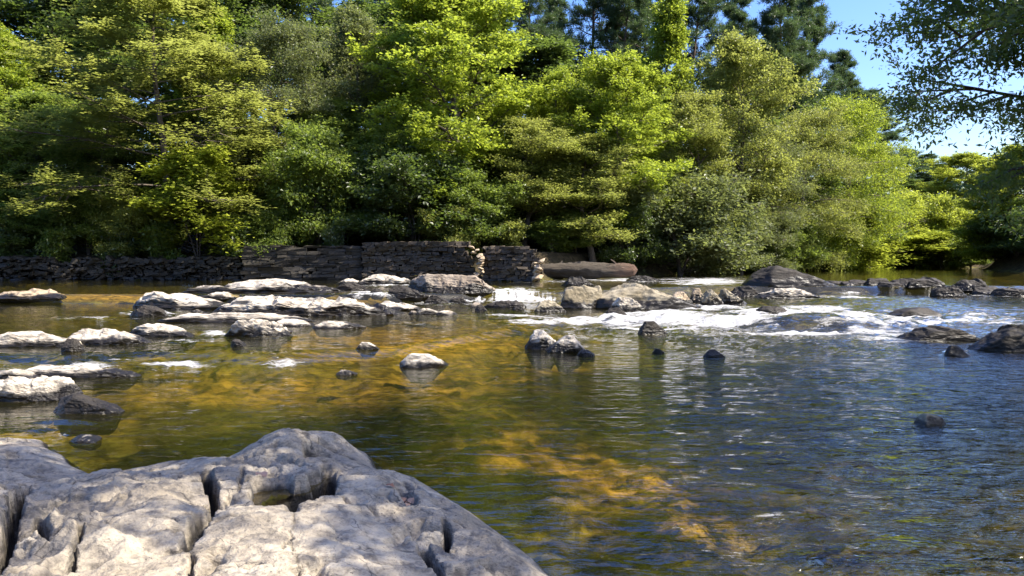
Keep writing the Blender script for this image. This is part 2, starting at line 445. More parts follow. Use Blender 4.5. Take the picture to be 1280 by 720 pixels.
def rock(name, u0, u1, vt, vb, tone, label, pk=(-0.5, 0.1), depth=0.55, front=0.75, back=0.35, seed=0, cat='rock', group='rocks in the river', rough=1.0, tilt=0.0, wetline=0.07, big=False, hole=None, sink=0.0):
    if tone == 'pale' and u1 < 640 and u0 > -30:
        w_ = u1 - u0
        u0 -= .10 * w_; u1 += .14 * w_; vt += .14 * (vb - vt)
    x, y, z = on_water(0.5 * (u0 + u1), vb)
    a = (u1 - u0) / F * y * 0.5
    b = max(a * depth, 0.12)
    yc = y + b * 0.9
    xc = (0.5 * (u0 + u1) - 640) / F * yc
    a *= yc / y
    zt = on_y(640, vt, yc)[2]
    zw = float(level(xc, yc)) * 0.5 + z * 0.5
    h = max(zt - z, 0.05)
    rg = random.Random(seed * 77 + int(u0) * 13 + int(vb))
    D, Fc = ICO[5 if big else 4]
    N, dd = [], []
    def pl(n, d):
        N.append(n); dd.append(d)
    pl((-1, 0, pk[0] + 1), 1); pl((1, 0, 1 - pk[1]), 1)
    pl((0, -1, 1 - front), 1); pl((0, 1, 1 - back), 1)
    pl((tilt, 0.1, 1), 1.0); pl((0, 0, -1), 0.9)
    for _ in range(10):
        n = np.array([rg.gauss(0, 1), rg.gauss(0, 1), rg.gauss(0.3, 0.8)]); n /= np.linalg.norm(n)
        pl(tuple(n), rg.uniform(0.74, 1.08))
    for _ in range(4):
        an = rg.uniform(0, 6.28)
        pl((math.cos(an), math.sin(an), 0.1), rg.uniform(0.9, 1.05))
    N = np.array(N, float); dd = np.array(dd)
    s = np.clip(D @ N.T, 1e-4, None) / dd[None]
    p = 48.0
    r = (s ** p).sum(1) ** (-1 / p)
    off = np.array([rg.uniform(-50, 50) for _ in range(3)])
    P = D * r[:, None]
    r = r * (1 + rough * (0.07 * fbm(P * 1.6 + off, 4) + 0.05 * fbm(P * np.array([2, 2, 6]) + off + 9, 4, ridged=True)))
    P = D * r[:, None] * np.array([a, b, h])
    nrm = D / np.array([a, b, h]); nrm /= np.linalg.norm(nrm, axis=1)[:, None]
    sc = min(a, 1.2)
    dsp = 0.05 * sc * fbm(P / sc * 3.1 + off, 4, ridged=True) + 0.035 * sc * fbm(P / sc * np.array([2.5, 2.5, 9]) + off, 4)
    P = P + nrm * (rough * dsp * min(1.0, 0.25 + h / sc))[:, None]
    # tilted bedding: saw-tooth ledges
    tb = unit(np.array([rg.uniform(-.7, -.2), rg.uniform(-.4, .3), .8]))
    q = (P @ tb) + 0.25 * h * fbm(P / sc * 1.3 + off, 3)
    stp = max(h * rg.uniform(.28, .45), .05)
    fr_ = q / stp - np.floor(q / stp)
    P = P + nrm * (rough * 0.16 * stp * (fr_ ** 2 - .5) * (0.5 + 0.8 * fbm(P / sc * 2 + off + 30, 2)))[:, None]
    if hole:
        hx, hy, hr, hd = hole
        q = ((P[:, 0] / a - hx) / hr) ** 2 + ((P[:, 1] / b - hy) / (hr * 1.3)) ** 2
        P[:, 2] -= hd * h * np.exp(-q ** 2) * (P[:, 2] > 0)
    # broken tops: steps that rise steeply on the left and fall away to the right
    lc = max(min(a * .6, .85), .3)
    sx_ = P[:, 0] / lc + 0.5 * P[:, 1] / lc + .9 * fbm(P / lc * .8 + off, 3) + rg.uniform(0, 1)
    fx = sx_ - np.floor(sx_)
    saw = sstep(0, .07, fx) * (1 - fx * .85)
    am = .30 * rough * sstep(.3, .8, a) * sstep(.2, .5, fbm(P / lc * .7 + off + 70, 2) + .55)
    P[:, 2] = np.where(P[:, 2] > 0, P[:, 2] * (1 - np.clip(am, 0, .8) * (1 - saw)), P[:, 2])
    top = P[:, 2].max()
    up = P[:, 2] > 0
    P[up, 2] *= h / top
    P[:, 2] -= sink
    P[~up, 2] = np.maximum(P[~up, 2] * 1.3, -0.42)
    P = P + nrm * (rough * sc * .018 * fbm(P / sc * 11 + off, 3, .6, ridged=True) * (P[:, 2] > -.02))[:, None]
    P[:, :2] *= np.clip(1 + 1.6 * np.minimum(P[:, 2], 0), .35, 1)[:, None]
    hz = P[:, 2]
    wl = max(wetline, .40 * h) * (1 + 1.1 * fbm(P / sc * 2.2 + off, 4))
    wet = sstep(wl + 0.03, wl - 0.03, hz)
    wet = np.maximum(wet, 0)
    V = P
    o = mk(name, V, Fc, M[tone], smooth=(rough < .75), attrs={'wet': wet})
    o.location = (xc, yc, zw)
    return tag(o, label, cat, group)

def rocks():
    B = 'boulder'
    r = rock
    r('rock', -12, 82, 366, 378, 'tan', 'flat tan slab alone in calm green water at the left bank', pk=(-0.9, 0.7), depth=.4)
    r('rock', 180, 286, 360, 387, 'pale', 'pale wedge rock with black steep left face, sloping down to the right', pk=(-0.72, -0.5), front=.8, depth=.5, seed=3)
    r('rock', 161, 207, 381, 396, 'dark', 'small wet black rock at the foot of the pale wedge rock', pk=(-.3, .6), seed=4)
    r('boulder', 250, 408, 346, 366, 'pale', 'long jagged pale rock nearest the dark stone bank', pk=(-0.75, 0.2), depth=.28, seed=5, rough=1.7, cat='boulder')
    r('rock', 252, 298, 368, 380, 'pale', 'low pale rock between the wedge rock and the long black-fronted slab', pk=(-.2, .2), seed=6)
    r('boulder', 282, 474, 365, 395, 'pale', 'longest pale slab of the left cluster with a black undercut front', pk=(-0.55, 0.3), depth=.3, front=.95, seed=7, rough=1.4, big=True, cat='boulder')
    r('rock', 214, 372, 388, 403, 'pale', 'low flat pale ledge just in front of the long black-fronted slab', pk=(-.6, .3), depth=.22, seed=8)
    r('rock', 290, 357, 394, 421, 'pale', 'pale rock with a dark scooped hollow in its top', pk=(-.4, .1), depth=.55, seed=9, hole=(0.05, -0.25, 0.45, 0.55), rough=1.1, front=.8)
    r('rock', 344, 386, 397, 408, 'pale', 'small pale rock touching the right end of the hollowed rock', seed=10)
    r('rock', 394, 450, 399, 411, 'pale', 'thin pale wedge rock alone in water right of the hollowed rock', pk=(-.5, -.2), seed=11)
    r('rock', 424, 452, 347, 355, 'pale', 'small grey rock behind the dark flat rock near the wall foot', seed=12)
    r('rock', 417, 464, 353, 363, 'dark', 'dark flat rock in front of the small grey rock near the wall', pk=(-.3, .1), seed=13)
    r('rock', 447, 516, 341, 356, 'pale', 'grey rock at the wall foot just left of the big block', pk=(-.5, .1), depth=.4, seed=14, rough=1.5)
    r('boulder', 510, 622, 343, 369, 'brown', 'big block with pale flat top and brown front before the stone wall', pk=(-0.92, 0.45), depth=.42, front=1.0, seed=15, big=True, cat='boulder')
    r('rock', 483, 541, 361, 379, 'dark', 'dark pointed rock below the left end of the big block', pk=(-.7, -.4), seed=16)
    r('rock', 530, 563, 369, 380, 'dark', 'small dark rounded rock below the middle of the big block', seed=17)
    r('rock', 560, 587, 371, 380, 'dark', 'little dark rock just left of the small waterfall', seed=18)
    r('rock', 464, 523, 374, 389, 'pale', 'pale triangular rock in shallow amber water left of centre', pk=(-.35, -.1), seed=19)
    r('rock', 521, 550, 384, 393, 'pale', 'small rock with dark left half beside the pale triangular rock', pk=(-.4, 0), seed=20)
    r('rock', 547, 570, 387, 394, 'pale', 'tiny pale rock trailing right of the half dark small rock', seed=21)
    r('rock', 604, 659, 375, 385, 'dark', 'flat black rock directly below the small waterfall', pk=(-.5, .5), seed=22)
    r('rock', 593, 609, 380, 389, 'dark', 'tiny black rock at the left tip of the flat black rock under the falls', seed=23)
    r('rock', 666, 708, 374, 390, 'olive', 'squat brown rock between the small waterfall and the olive boulders', pk=(-.4, 0), seed=24)
    r('boulder', 699, 756, 356, 386, 'olive', 'squarish olive boulder at the left end of the boulder pair right of the falls', pk=(-.62, .75), front=.92, depth=.7, seed=25, rough=.6, big=True, cat='boulder')
    r('boulder', 740, 876, 354, 387, 'olive', 'long smooth olive boulder with sunlit sloping top right of the falls', pk=(-.75, -.35), front=.85, depth=.6, seed=26, rough=.6, big=True, cat='boulder')
    r('rock', 761, 810, 371, 389, 'pale', 'rounded pale-topped rock leaning on the front of the long olive boulder', seed=27)
    r('rock', 756, 787, 384, 397, 'dark', 'splashed black rock in front of the rounded pale-topped rock', seed=28)
    r('rock', 702, 742, 345, 357, 'dark', 'low dark rock right under the fallen log', pk=(-.4, .2), seed=29)
    r('rock', 782, 826, 344, 352, 'dark', 'flat black rock in the white run upstream of the long olive boulder', seed=30)
    r('rock', 838, 866, 364, 378, 'tan', 'small tan rock against the right end of the long olive boulder', seed=31)
    r('rock', 862, 884, 360, 378, 'tan', 'rusty brown rock standing between two boulders above the rapids', seed=32)
    r('boulder', 874, 906, 361, 383, 'olive', 'upright dark-faced boulder above the white rapids', pk=(-.8, -.1), depth=.7, front=.9, seed=33, cat='boulder', rough=1.5)
    r('rock', 898, 934, 360, 381, 'olive', 'ridged brown boulder touching the upright dark-faced boulder', pk=(-.75, -.5), depth=.7, seed=34, cat='boulder', rough=1.5)
    r('rock', 906, 956, 357, 371, 'dark', 'dark low rock just below the great dark boulder', pk=(-.5, .2), seed=35)
    r('rock', 945, 1028, 360, 373, 'pale', 'pale flat ledge in front of the great dark boulder', pk=(-.4, .1), depth=.35, seed=36, rough=1.5)
    r('boulder', 922, 1046, 333, 364, 'dark', 'great smooth dark boulder humped at the head of the rapids', pk=(-.35, -.2), front=.7, depth=.55, seed=37, rough=.45, big=True, cat='boulder')
    rq = random.Random(21)
    for (ua, ub, va, vb_) in [(420, 640, 366, 394)] * 9 + [(165, 330, 374, 404)] * 6 + [(830, 960, 366, 378)] * 3:
        u_, v_ = rq.uniform(ua, ub), rq.uniform(va, vb_)
        w_ = rq.uniform(8, 18)
        r('rock', u_ - w_ / 2, u_ + w_ / 2, v_ - w_ * rq.uniform(.22, .4), v_, rq.choice(['dark', 'dark', 'brown']), 'small dark stones strewn in the water between the larger rocks', seed=rq.randint(0, 999), group='small stones between the rocks')
    row = [(1030, 1057, 349, 361, 'rounded dark boulder next to the great smooth boulder, first in the boulder dam'), (1057, 1084, 348, 362, 'squarish dark boulder in the dam, with a white trickle on its right'),
           (1087, 1107, 346, 363, 'upright narrow dark boulder in the boulder dam'), (1102, 1123, 351, 365, 'small low dark boulder between the upright one and the double-topped one'),
           (1117, 1147, 346, 364, 'dark boulder with stepped top in the boulder dam'), (1135, 1174, 345, 365, 'tallest dark boulder of the boulder dam with a pale chip on top'),
           (1170, 1202, 352, 367, 'flat topped dark boulder right of the tallest one in the dam'), (1196, 1227, 349, 368, 'bulky dark boulder third from the right end of the dam'),
           (1222, 1252, 355, 369, 'low dark boulder second from the right end of the dam'), (1247, 1288, 356, 370, 'wide dark boulder at the frame end of the boulder dam')]
    for i, (a, b, c, d, lab) in enumerate(row):
        r('boulder', a - 7, b + 7, c + 3, d, 'dark', lab, pk=(-.7, .6), depth=.6, front=.85, seed=40 + i, cat='boulder', group='dark boulders damming the upper pool', rough=.8)
    r('rock', 1110, 1180, 384, 397, 'dark', 'low black rock awash in blue water below the boulder dam', pk=(-.2, .3), seed=52, rough=.6)
    r('rock', 945, 990, 382, 394, 'dark', 'dark lip with thin water running over it amid the white rapids', pk=(-.6, .6), seed=53)
    r('rock', 1120, 1222, 407, 427, 'dark', 'long wet black rock reaching out from the big right-hand rock', pk=(-.4, .3), depth=.4, seed=54, rough=.8)
    r('boulder', 1214, 1330, 405, 440, 'dark', 'big dark rock cut by the frame in mid stream at the right', pk=(-.2, .4), depth=.55, seed=55, rough=.6, big=True, cat='boulder')
    r('rock', 1180, 1214, 432, 446, 'dark', 'small oval black rock with a white tail below the big dark rock', pk=(-.4, .3), seed=56, rough=.5)
    r('rock', 1149, 1187, 517, 533, 'olive', 'small rock with dry pale cap alone in dark blue ripples', pk=(-.3, .3), seed=57, rough=.6)
    r('rock', 880, 907, 437, 447, 'dark', 'tiny black rock alone in the open water below the rapids', seed=58, rough=.6)
    r('rock', 815, 832, 435, 442, 'dark', 'very small black rock left of the other lone black rock below the rapids', seed=59, rough=.6)
    r('rock', 657, 703, 412, 437, 'pale', 'pale pointed rock with dark left side, left of the central pair', pk=(-.45, -.15), depth=.6, seed=60)
    r('rock', 682, 733, 418, 441, 'pale', 'pale sloping rock, right and lower of the central pair', pk=(0, .3), depth=.6, seed=61)
    r('rock', 722, 745, 437, 445, 'dark', 'small black rock trailing right of the central pair', seed=62)
    r('rock', 500, 551, 437, 460, 'pale', 'white-topped round rock alone in golden water at centre', pk=(-.45, .3), depth=.6, seed=63, rough=.7, wetline=.05)
    r('rock', 447, 470, 426, 437, 'pale', 'little pale stone left and upstream of the white-topped round rock', seed=64)
    r('rock', 421, 443, 461, 469, 'pale', 'tiny pale stone barely above water left of the white-topped round rock', seed=65)
    r('rock', 287, 305, 424, 433, 'dark', 'tiny dark stone in the water below the hollowed rock', seed=66)
    r('boulder', -40, 106, 414, 434, 'pale', 'low white rock cut by the frame at the left, with calm water behind', pk=(-.5, .35), depth=.32, seed=67, cat='boulder')
    r('rock', 76, 101, 423, 440, 'dark', 'round black rock at the right tip of the low white rock', pk=(-.5, .5), seed=68)
    r('rock', 93, 176, 407, 431, 'pale', 'pale rock with a dark peak on its left between two white rocks', pk=(-.6, -.1), depth=.4, seed=69)
    r('rock', 160, 234, 401, 421, 'pale', 'pale ridged rock tapering to the right end of the left chain', pk=(-.3, 0), depth=.4, seed=70)
    r('rock', 30, 156, 453, 472, 'pale', 'flat white slab with splashing water along its back edge', pk=(-.6, .1), depth=.26, seed=71)
    r('rock', -20, 42, 459, 475, 'pale', 'flat white slab at the left frame edge behind the black-sided ledge', depth=.35, seed=72)
    r('boulder', -50, 104, 468, 502, 'pale', 'white-topped ledge with a long black overhanging side', pk=(-.7, .55), depth=.28, front=1.1, seed=73, big=True, cat='boulder', wetline=.10)
    r('rock', 66, 152, 492, 518, 'dark', 'black wet wedge sliding into the water off the white-topped ledge', pk=(-.95, -.75), depth=.4, seed=74)
    r('rock', 88, 117, 544, 554, 'pale', 'tiny white stone in the cove beside the near slab', seed=75)
    r('rock', 797, 836, 401, 419, 'dark', 'black rock half buried in white water at the left of the rapids', seed=76)
    r('rock', 640, 658, 0.5 * (375 + 388), 388, 'dark', 'small dark stone between the flat black rock and the squat brown rock', seed=77)

# ------------------------------------------------------------------ the near slab
def seg_dist(px, py, line):
    best = np.full(len(px), 1e9)
    for (a, b), (c, d) in zip(line[:-1], line[1:]):
        dx, dy = c - a, d - b
        t = np.clip(((px - a) * dx + (py - b) * dy) / (dx * dx + dy * dy + 1e-9), 0, 1)
        best = np.minimum(best, np.hypot(px - a - t * dx, py - b - t * dy))
    return best

def inside(px, py, poly):
    c = np.zeros(len(px), bool)
    n = len(poly)
    for i in range(n):
        x0, y0 = poly[i]; x1, y1_ = poly[(i + 1) % n]
        k = (y0 > py) != (y1_ > py)
        xi = (x1 - x0) * (py - y0) / (y1_ - y0 + 1e-12) + x0
        c ^= k & (px < xi)
    return c

def near_slab():
    outl = [(-60, 545), (0, 549), (30, 552), (60, 553), (62, 562), (85, 572), (92, 583), (126, 597), (160, 592), (191, 588), (235, 592), (275, 577), (312, 559), (335, 545), (355, 538), (380, 540), (405, 552), (437, 559), (465, 570), (472, 587), (488, 598),
            (503, 594), (525, 600), (547, 614), (580, 633), (607, 652), (640, 676), (673, 701), (695, 724), (730, 760), (790, 830)]
    W = [at(u, v, 0.02) for u, v in outl] + [(1.9, 1.6), (1.6, 0.4), (-5.8, 0.4), (-6.2, 5.5)]
    gx = np.linspace(-6.0, 2.1, 900); gy = np.concatenate([np.linspace(.5, 2.6, 60)[:-1], np.linspace(2.6, 7.6, 620)])
    nx, ny = len(gx), len(gy)
    X, Y = np.meshgrid(gx, gy); x, y = X.ravel(), Y.ravel()
    dist = seg_dist(x, y, W + [W[0]])
    ins = inside(x, y, W)
    d = np.where(ins, dist, -dist)
    P = p3(x, y)
    d = d + 0.05 * fbm(P * 3 + 4, 3) * sstep(-.05, .25, np.abs(d))
    base = np.where(d > 0, 0.36 * (1 - np.exp(-np.clip(d, 0, 9) / 0.95)) + 0.03 * sstep(0, .06, d), d * 1.1)
    V = np.stack([x, y, np.clip(base, -0.4, 1)], 1)
    u, v = proj(V)
    z = base.copy()
    m = sstep(0.0, 0.35, d)
    z += m * 0.11 * fbm(P * 0.9 + 8, 3)
    # broad swells and hollows: column, row, half sizes, height
    for (a, b, ra, rb, k) in [(362, 562, 60, 18, .07), (60, 575, 60, 14, .06), (170, 620, 110, 12, .05), (420, 665, 60, 40, .08), (560, 650, 60, 20, .05), (180, 655, 60, 25, .05), (320, 680, 50, 40, .05),
                              (412, 560, 36, 9, .06), (505, 612, 18, 9, -.05), (560, 640, 40, 8, -.03), (430, 600, 30, 8, -.03), (400, 579, 24, 6, -.10), (430, 640, 25, 6, -.03), (250, 620, 40, 14, -.04), (610, 690, 30, 26, .05), (130, 690, 40, 20, .04)]:
        z += k * np.exp(-((u - a) / ra) ** 2 - ((v - b) / rb) ** 2) * m
    wob = 6 * fbm(P * 5 + 2, 3) + 5 * fbm(P * 19 + 2, 4, .6)
    def pit(line, w, dep, sharp=0.55):
        q = seg_dist(u + wob, (v + wob * .5), line)
        return -dep * sstep(w, w * sharp, q)
    cut = np.zeros(len(x))
    for line, w, dep in [([(332, 624), (352, 622)], 22, .14), ([(358, 628), (385, 624), (412, 611)], 15, .24), ([(385, 575), (408, 580)], 8, .10),
                         ([(258, 600), (268, 614), (266, 628)], 9, .22), ([(272, 628), (270, 646), (255, 664)], 7, .22), ([(252, 658), (236, 684)], 13, .12),
                         ([(362, 632), (368, 660), (364, 690), (372, 725), (374, 760)], 1.3, .02), ([(364, 690), (352, 706)], 2.4, .04),
                         ([(556, 672), (562, 690)], 6, .14), ([(528, 690), (542, 712), (560, 728)], 9, .14), ([(30, 605), (18, 640), (6, 690), (-10, 740)], 11, .22), ([(48, 655), (60, 668)], 8, .14), ([(104, 676), (98, 700), (86, 730)], 4.5, .10),
                         ([(108, 645), (112, 655)], 5, .06), ([(500, 618), (512, 630)], 9, .08), ([(505, 604), (530, 618), (560, 634)], 3.2, .05), ([(520, 606), (548, 626), (580, 644)], 2.5, .04), ([(430, 632), (450, 645), (470, 654)], 2.0, .03),
                         ([(300, 596), (302, 610)], 3, .05), ([(230, 600), (180, 612), (120, 618)], 2.4, .03), ([(150, 690), (190, 676), (240, 668)], 1.6, .02), ([(240, 705), (238, 740)], 4, .08), ([(60, 625), (110, 632), (160, 630)], 2.2, .03), ([(70, 640), (85, 628)], 3, .04)]:
        cut = np.minimum(cut, pit(line, w, dep))
    z += cut * m
    lip = np.exp(-((u - 398) / 26) ** 2 - ((v - 601) / 7) ** 2) * 0.05
    z += lip
    st = fbm(np.stack([x * 1.2 + y * 1.1, (y * 1.6 - x * .9) * 3.2, x * 0], 1) + 2, 5, 0.55, ridged=True)
    z += m * (0.052 * st * (0.4 + 0.6 * sstep(-.2, .4, fbm(P * 0.8 + 40, 2))) + 0.022 * fbm(P * 4.5 + 1, 4) + 0.012 * fbm(P * 13, 4, 0.6, ridged=True) * sstep(-.2, .3, fbm(P * 1.7 + 77, 2)) + 0.006 * fbm(P * 30, 3, 0.6))
    rg = fbm(P * np.array([2.2, 3.2, 1]) + 60, 4, ridged=True)
    z -= m * 0.065 * sstep(0.55, 0.8, rg)
    bq = (x * .55 + y * .75 + .35 * fbm(P * 1.1 + 90, 4)) / .62
    bf = bq - np.floor(bq)
    z += m * 0.055 * (bf ** 1.5 - .5) * sstep(1.0, .86, bf) * (.45 + .9 * np.clip(fbm(P * .8 + 33, 2) + .3, 0, 1))
    # rough, pitted left part
    lf = sstep(260, 60, u) * sstep(590, 640, v)
    z += m * lf * 0.08 * fbm(P * 5 + 5, 4, ridged=True)
    V = np.stack([x, y, z], 1)
    keep = d > -0.32
    Fq = grid_faces(ny, nx)
    Fq = Fq[keep[Fq].all(1)]
    used = np.unique(Fq); mp = np.full(len(x), -1); mp[used] = np.arange(len(used))
    wet = sstep(0.06, 0.015, z + 0.03 * fbm(P * 4, 3))
    wet = np.maximum(wet, sstep(-.045, -.10, cut) * .9)  # pits and cracks too: damp at the puddles, elsewhere shade painted in
    lich_shade = np.zeros(len(x))  # dark patches: lichen, partly also shade painted onto the slab
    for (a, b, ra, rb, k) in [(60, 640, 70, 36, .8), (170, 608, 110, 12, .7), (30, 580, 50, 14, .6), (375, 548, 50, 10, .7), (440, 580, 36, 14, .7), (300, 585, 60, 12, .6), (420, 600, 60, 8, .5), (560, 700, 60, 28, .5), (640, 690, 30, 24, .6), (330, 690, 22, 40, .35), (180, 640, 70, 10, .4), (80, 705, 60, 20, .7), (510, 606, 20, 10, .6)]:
        lich_shade = np.maximum(lich_shade, k * np.exp(-((u - a) / ra) ** 2 - ((v - b) / rb) ** 2))
    o = mk('rock_slab', V[used], mp[Fq], M['slab'], attrs={'wet': wet[used], 'lichen_shade': lich_shade[used]})
    tag(o, 'great pale weathered rock slab filling the near corner, cracked and holding puddles', 'rock slab')
    # puddles
    t = NT('puddle_water')
    fr = t.n('ShaderNodeFresnel', inp={'IOR': 1.33})
    tp = t.n('ShaderNodeBsdfTransparent', inp={'Color': (0.72, 0.60, 0.34, 1)})
    df = t.n('ShaderNodeBsdfDiffuse', inp={'Color': (0.09, 0.065, 0.02, 1)})
    gl = t.n('ShaderNodeBsdfGlossy', inp={'Color': (1, 1, 1, 1), 'Roughness': 0.03})
    pm = t.done(t.mixsh(fr.outputs[0], t.mixsh(0.45, tp.outputs[0], df.outputs[0]), gl.outputs[0]))
    uu, vv = proj(V)
    for (line, w, lab) in [([(335, 624), (355, 618), (385, 624)], 24, 'amber puddle in the round hollow under the overhanging lip'), ([(262, 648), (252, 660), (234, 688)], 17, 'long olive puddle in the dark crack of the slab')]:
        q = seg_dist(uu, vv, line) < w
        lo = z[q & (cut < -.05)]
        zp = np.percentile(lo, 30) + 0.05
        okc = (q & (z < zp + .012)).reshape(ny, nx)
        cand = np.flatnonzero(okc.ravel())
        best = None
        for sd_ in cand[np.linspace(0, len(cand) - 1, 14).astype(int)]:
            if best is not None and best.ravel()[sd_]:
                continue
            reg = np.zeros((ny, nx), bool); reg.ravel()[sd_] = True
            while True:
                g = reg.copy()
                g[1:] |= reg[:-1]; g[:-1] |= reg[1:]; g[:, 1:] |= reg[:, :-1]; g[:, :-1] |= reg[:, 1:]
                g &= okc
                if (g == reg).all():
                    break
                reg = g
            if best is None or reg.sum() > best.sum():
                best = reg
        reg = best
        rr = reg.ravel()
        Fp = grid_faces(ny, nx); Fp = Fp[rr[Fp].all(1)]
        us = np.unique(Fp); mp2 = np.full(len(x), -1); mp2[us] = np.arange(len(us))
        cen = V[us][:, :2].mean(0)
        pv = np.stack([x[us] - cen[0], y[us] - cen[1], us * 0.0], 1)
        po = mk('puddle', pv, mp2[Fp], pm)
        po.location = (cen[0], cen[1], zp)
        tag(po, lab, 'puddle')
    return X, Y, z.reshape(ny, nx), gx, gy

def dead_leaves(slab):
    X, Y, Z, gx, gy = slab
    t = NT('dead_leaf')
    c = t.mix(t.n('ShaderNodeObjectInfo').outputs['Random'], (0.22, 0.09, 0.045), (0.48, 0.30, 0.2))
    m = t.done(t.n('ShaderNodeBsdfPrincipled', inp={'Base Color': c, 'Roughness': 0.7}))
    rg = random.Random(5)
    k = 9
    pts = []
    for s in (1, -1):
        for i in range(k):
            f = i / (k - 1)
            pts.append((f if s == 1 else 1 - f, s * 0.32 * math.sin(math.pi * f ** 0.8) * (1 + .15 * math.sin(f * 14)), 0))
    V = np.array(pts); V[:, 2] = 0.18 * (V[:, 1] / .3) ** 2 + 0.12 * (V[:, 0] - .5) ** 2
    V[:, 0] -= .5
    Fc = np.array([[i, i + 1, 2 * k - 2 - i, 2 * k - 1 - i] for i in range(k - 1)])
    base = mk('dead_leaf', V * 0.085, Fc, m)
    spots = [((327, 619), 'pinkish dead leaf at the left rim of the round puddle', None)]
    spots += [((rg.uniform(488, 516), rg.uniform(620, 634)), 'brown dead leaves caught in the notch near the water edge of the slab', 'dead leaves in the notch') for _ in range(9)]
    for i, ((u, v), lab, grp) in enumerate(spots):
        zz = 0.3
        for _ in range(8):
            x, y = at(u, v, zz)
            zz = Z[np.clip(np.searchsorted(gy, y), 0, len(gy) - 1), np.clip(np.searchsorted(gx, x), 0, len(gx) - 1)]
        o = base if i == 0 else base.copy()
        if i:
            COL.objects.link(o)
        o.location = (x, y, zz + 0.012)
        o.rotation_euler = (rg.uniform(-.5, .5), rg.uniform(-.5, .5), rg.uniform(0, 6))
        s = 1.3 if i == 0 else rg.uniform(.5, .9)
        o.scale = (s, s, s)
        tag(o, lab, 'leaf', grp)

# ------------------------------------------------------------------ ruined walls and log
def masonry(x0, x1, y, z0, ztop, thick, seed, end=None, start=None, rowh=(0.06, 0.19), sw=(0.12, 0.52), jit=0.08, tiltj=0):
    rg = random.Random(seed)
    A = Acc()
    box_f = np.array([[0, 1, 3, 2], [4, 6, 7, 5], [0, 4, 5, 1], [2, 3, 7, 6], [0, 2, 6, 4], [1, 5, 7, 3]])
    def stone(xa, xb, ya, yb, za, zb, j):
        V = []
        for xx in (xa, xb):
            for yy in (ya, yb):
                for zz in (za, zb):
                    V.append((xx + rg.uniform(-j, j) * .5, yy + rg.uniform(-j, j) * .6, zz + rg.uniform(-j, j) * .45))
        if tiltj:
            V = np.array(V); cc = V.mean(0); an = rg.gauss(0, tiltj); V = V - cc; V = np.stack([V[:, 0] * math.cos(an) - V[:, 2] * math.sin(an), V[:, 1], V[:, 0] * math.sin(an) + V[:, 2] * math.cos(an)], 1) * rg.uniform(.7, 1.2) + cc
        A.add(V, box_f)
    z = z0
    while True:
        h = rg.uniform(*rowh)
        fr = (z - z0) / 2.0
        a = x0 + (start(fr) if start else 0); b = x1 - (end(fr) if end else 0)
        if z > max(ztop(0.0), ztop(1.0), ztop(.5)) or b - a < .3:
            break
        xx = a + rg.uniform(-.08, .08)
        while xx < b:
            w = rg.uniform(*sw)
            if rg.random() < .012:
                xx += w * .6
                continue
            xe = min(xx + w, b + rg.uniform(-.06, .12))
            if xe - xx < .06:
                break
            if z < ztop(((xx + xe) / 2 - x0) / (x1 - x0)):
                o = rg.gauss(0, jit * .5)
                stone(xx + .006, xe - .006, y + o, y + thick * .55 + o, z + .004, z + h - .004, .075)
                stone(xx + .006, xe - .006, y + thick * .5, y + thick + rg.gauss(0, jit), z + .004, z + h - .004, .075)
            xx = xe
        z += h
    return A

def uneven(A):
    V, Fs = A.out()
    xm = V[:, 0]
    V[:, 1] += np.interp(xm, [-13.5, -7.5, -4.4, 1.6], [.45, .80, .0, -1.5])
    q = V * np.array([1, 0, 1.0])
    V[:, 2] += .05 * fbm(q * np.array([.9, 1, .5]) + 3, 3) + .02 * fbm(q * 3.3, 2)
    V[:, 1] += .20 * fbm(q * np.array([1.1, 1, 1.8]) + 13, 4)
    return V, Fs

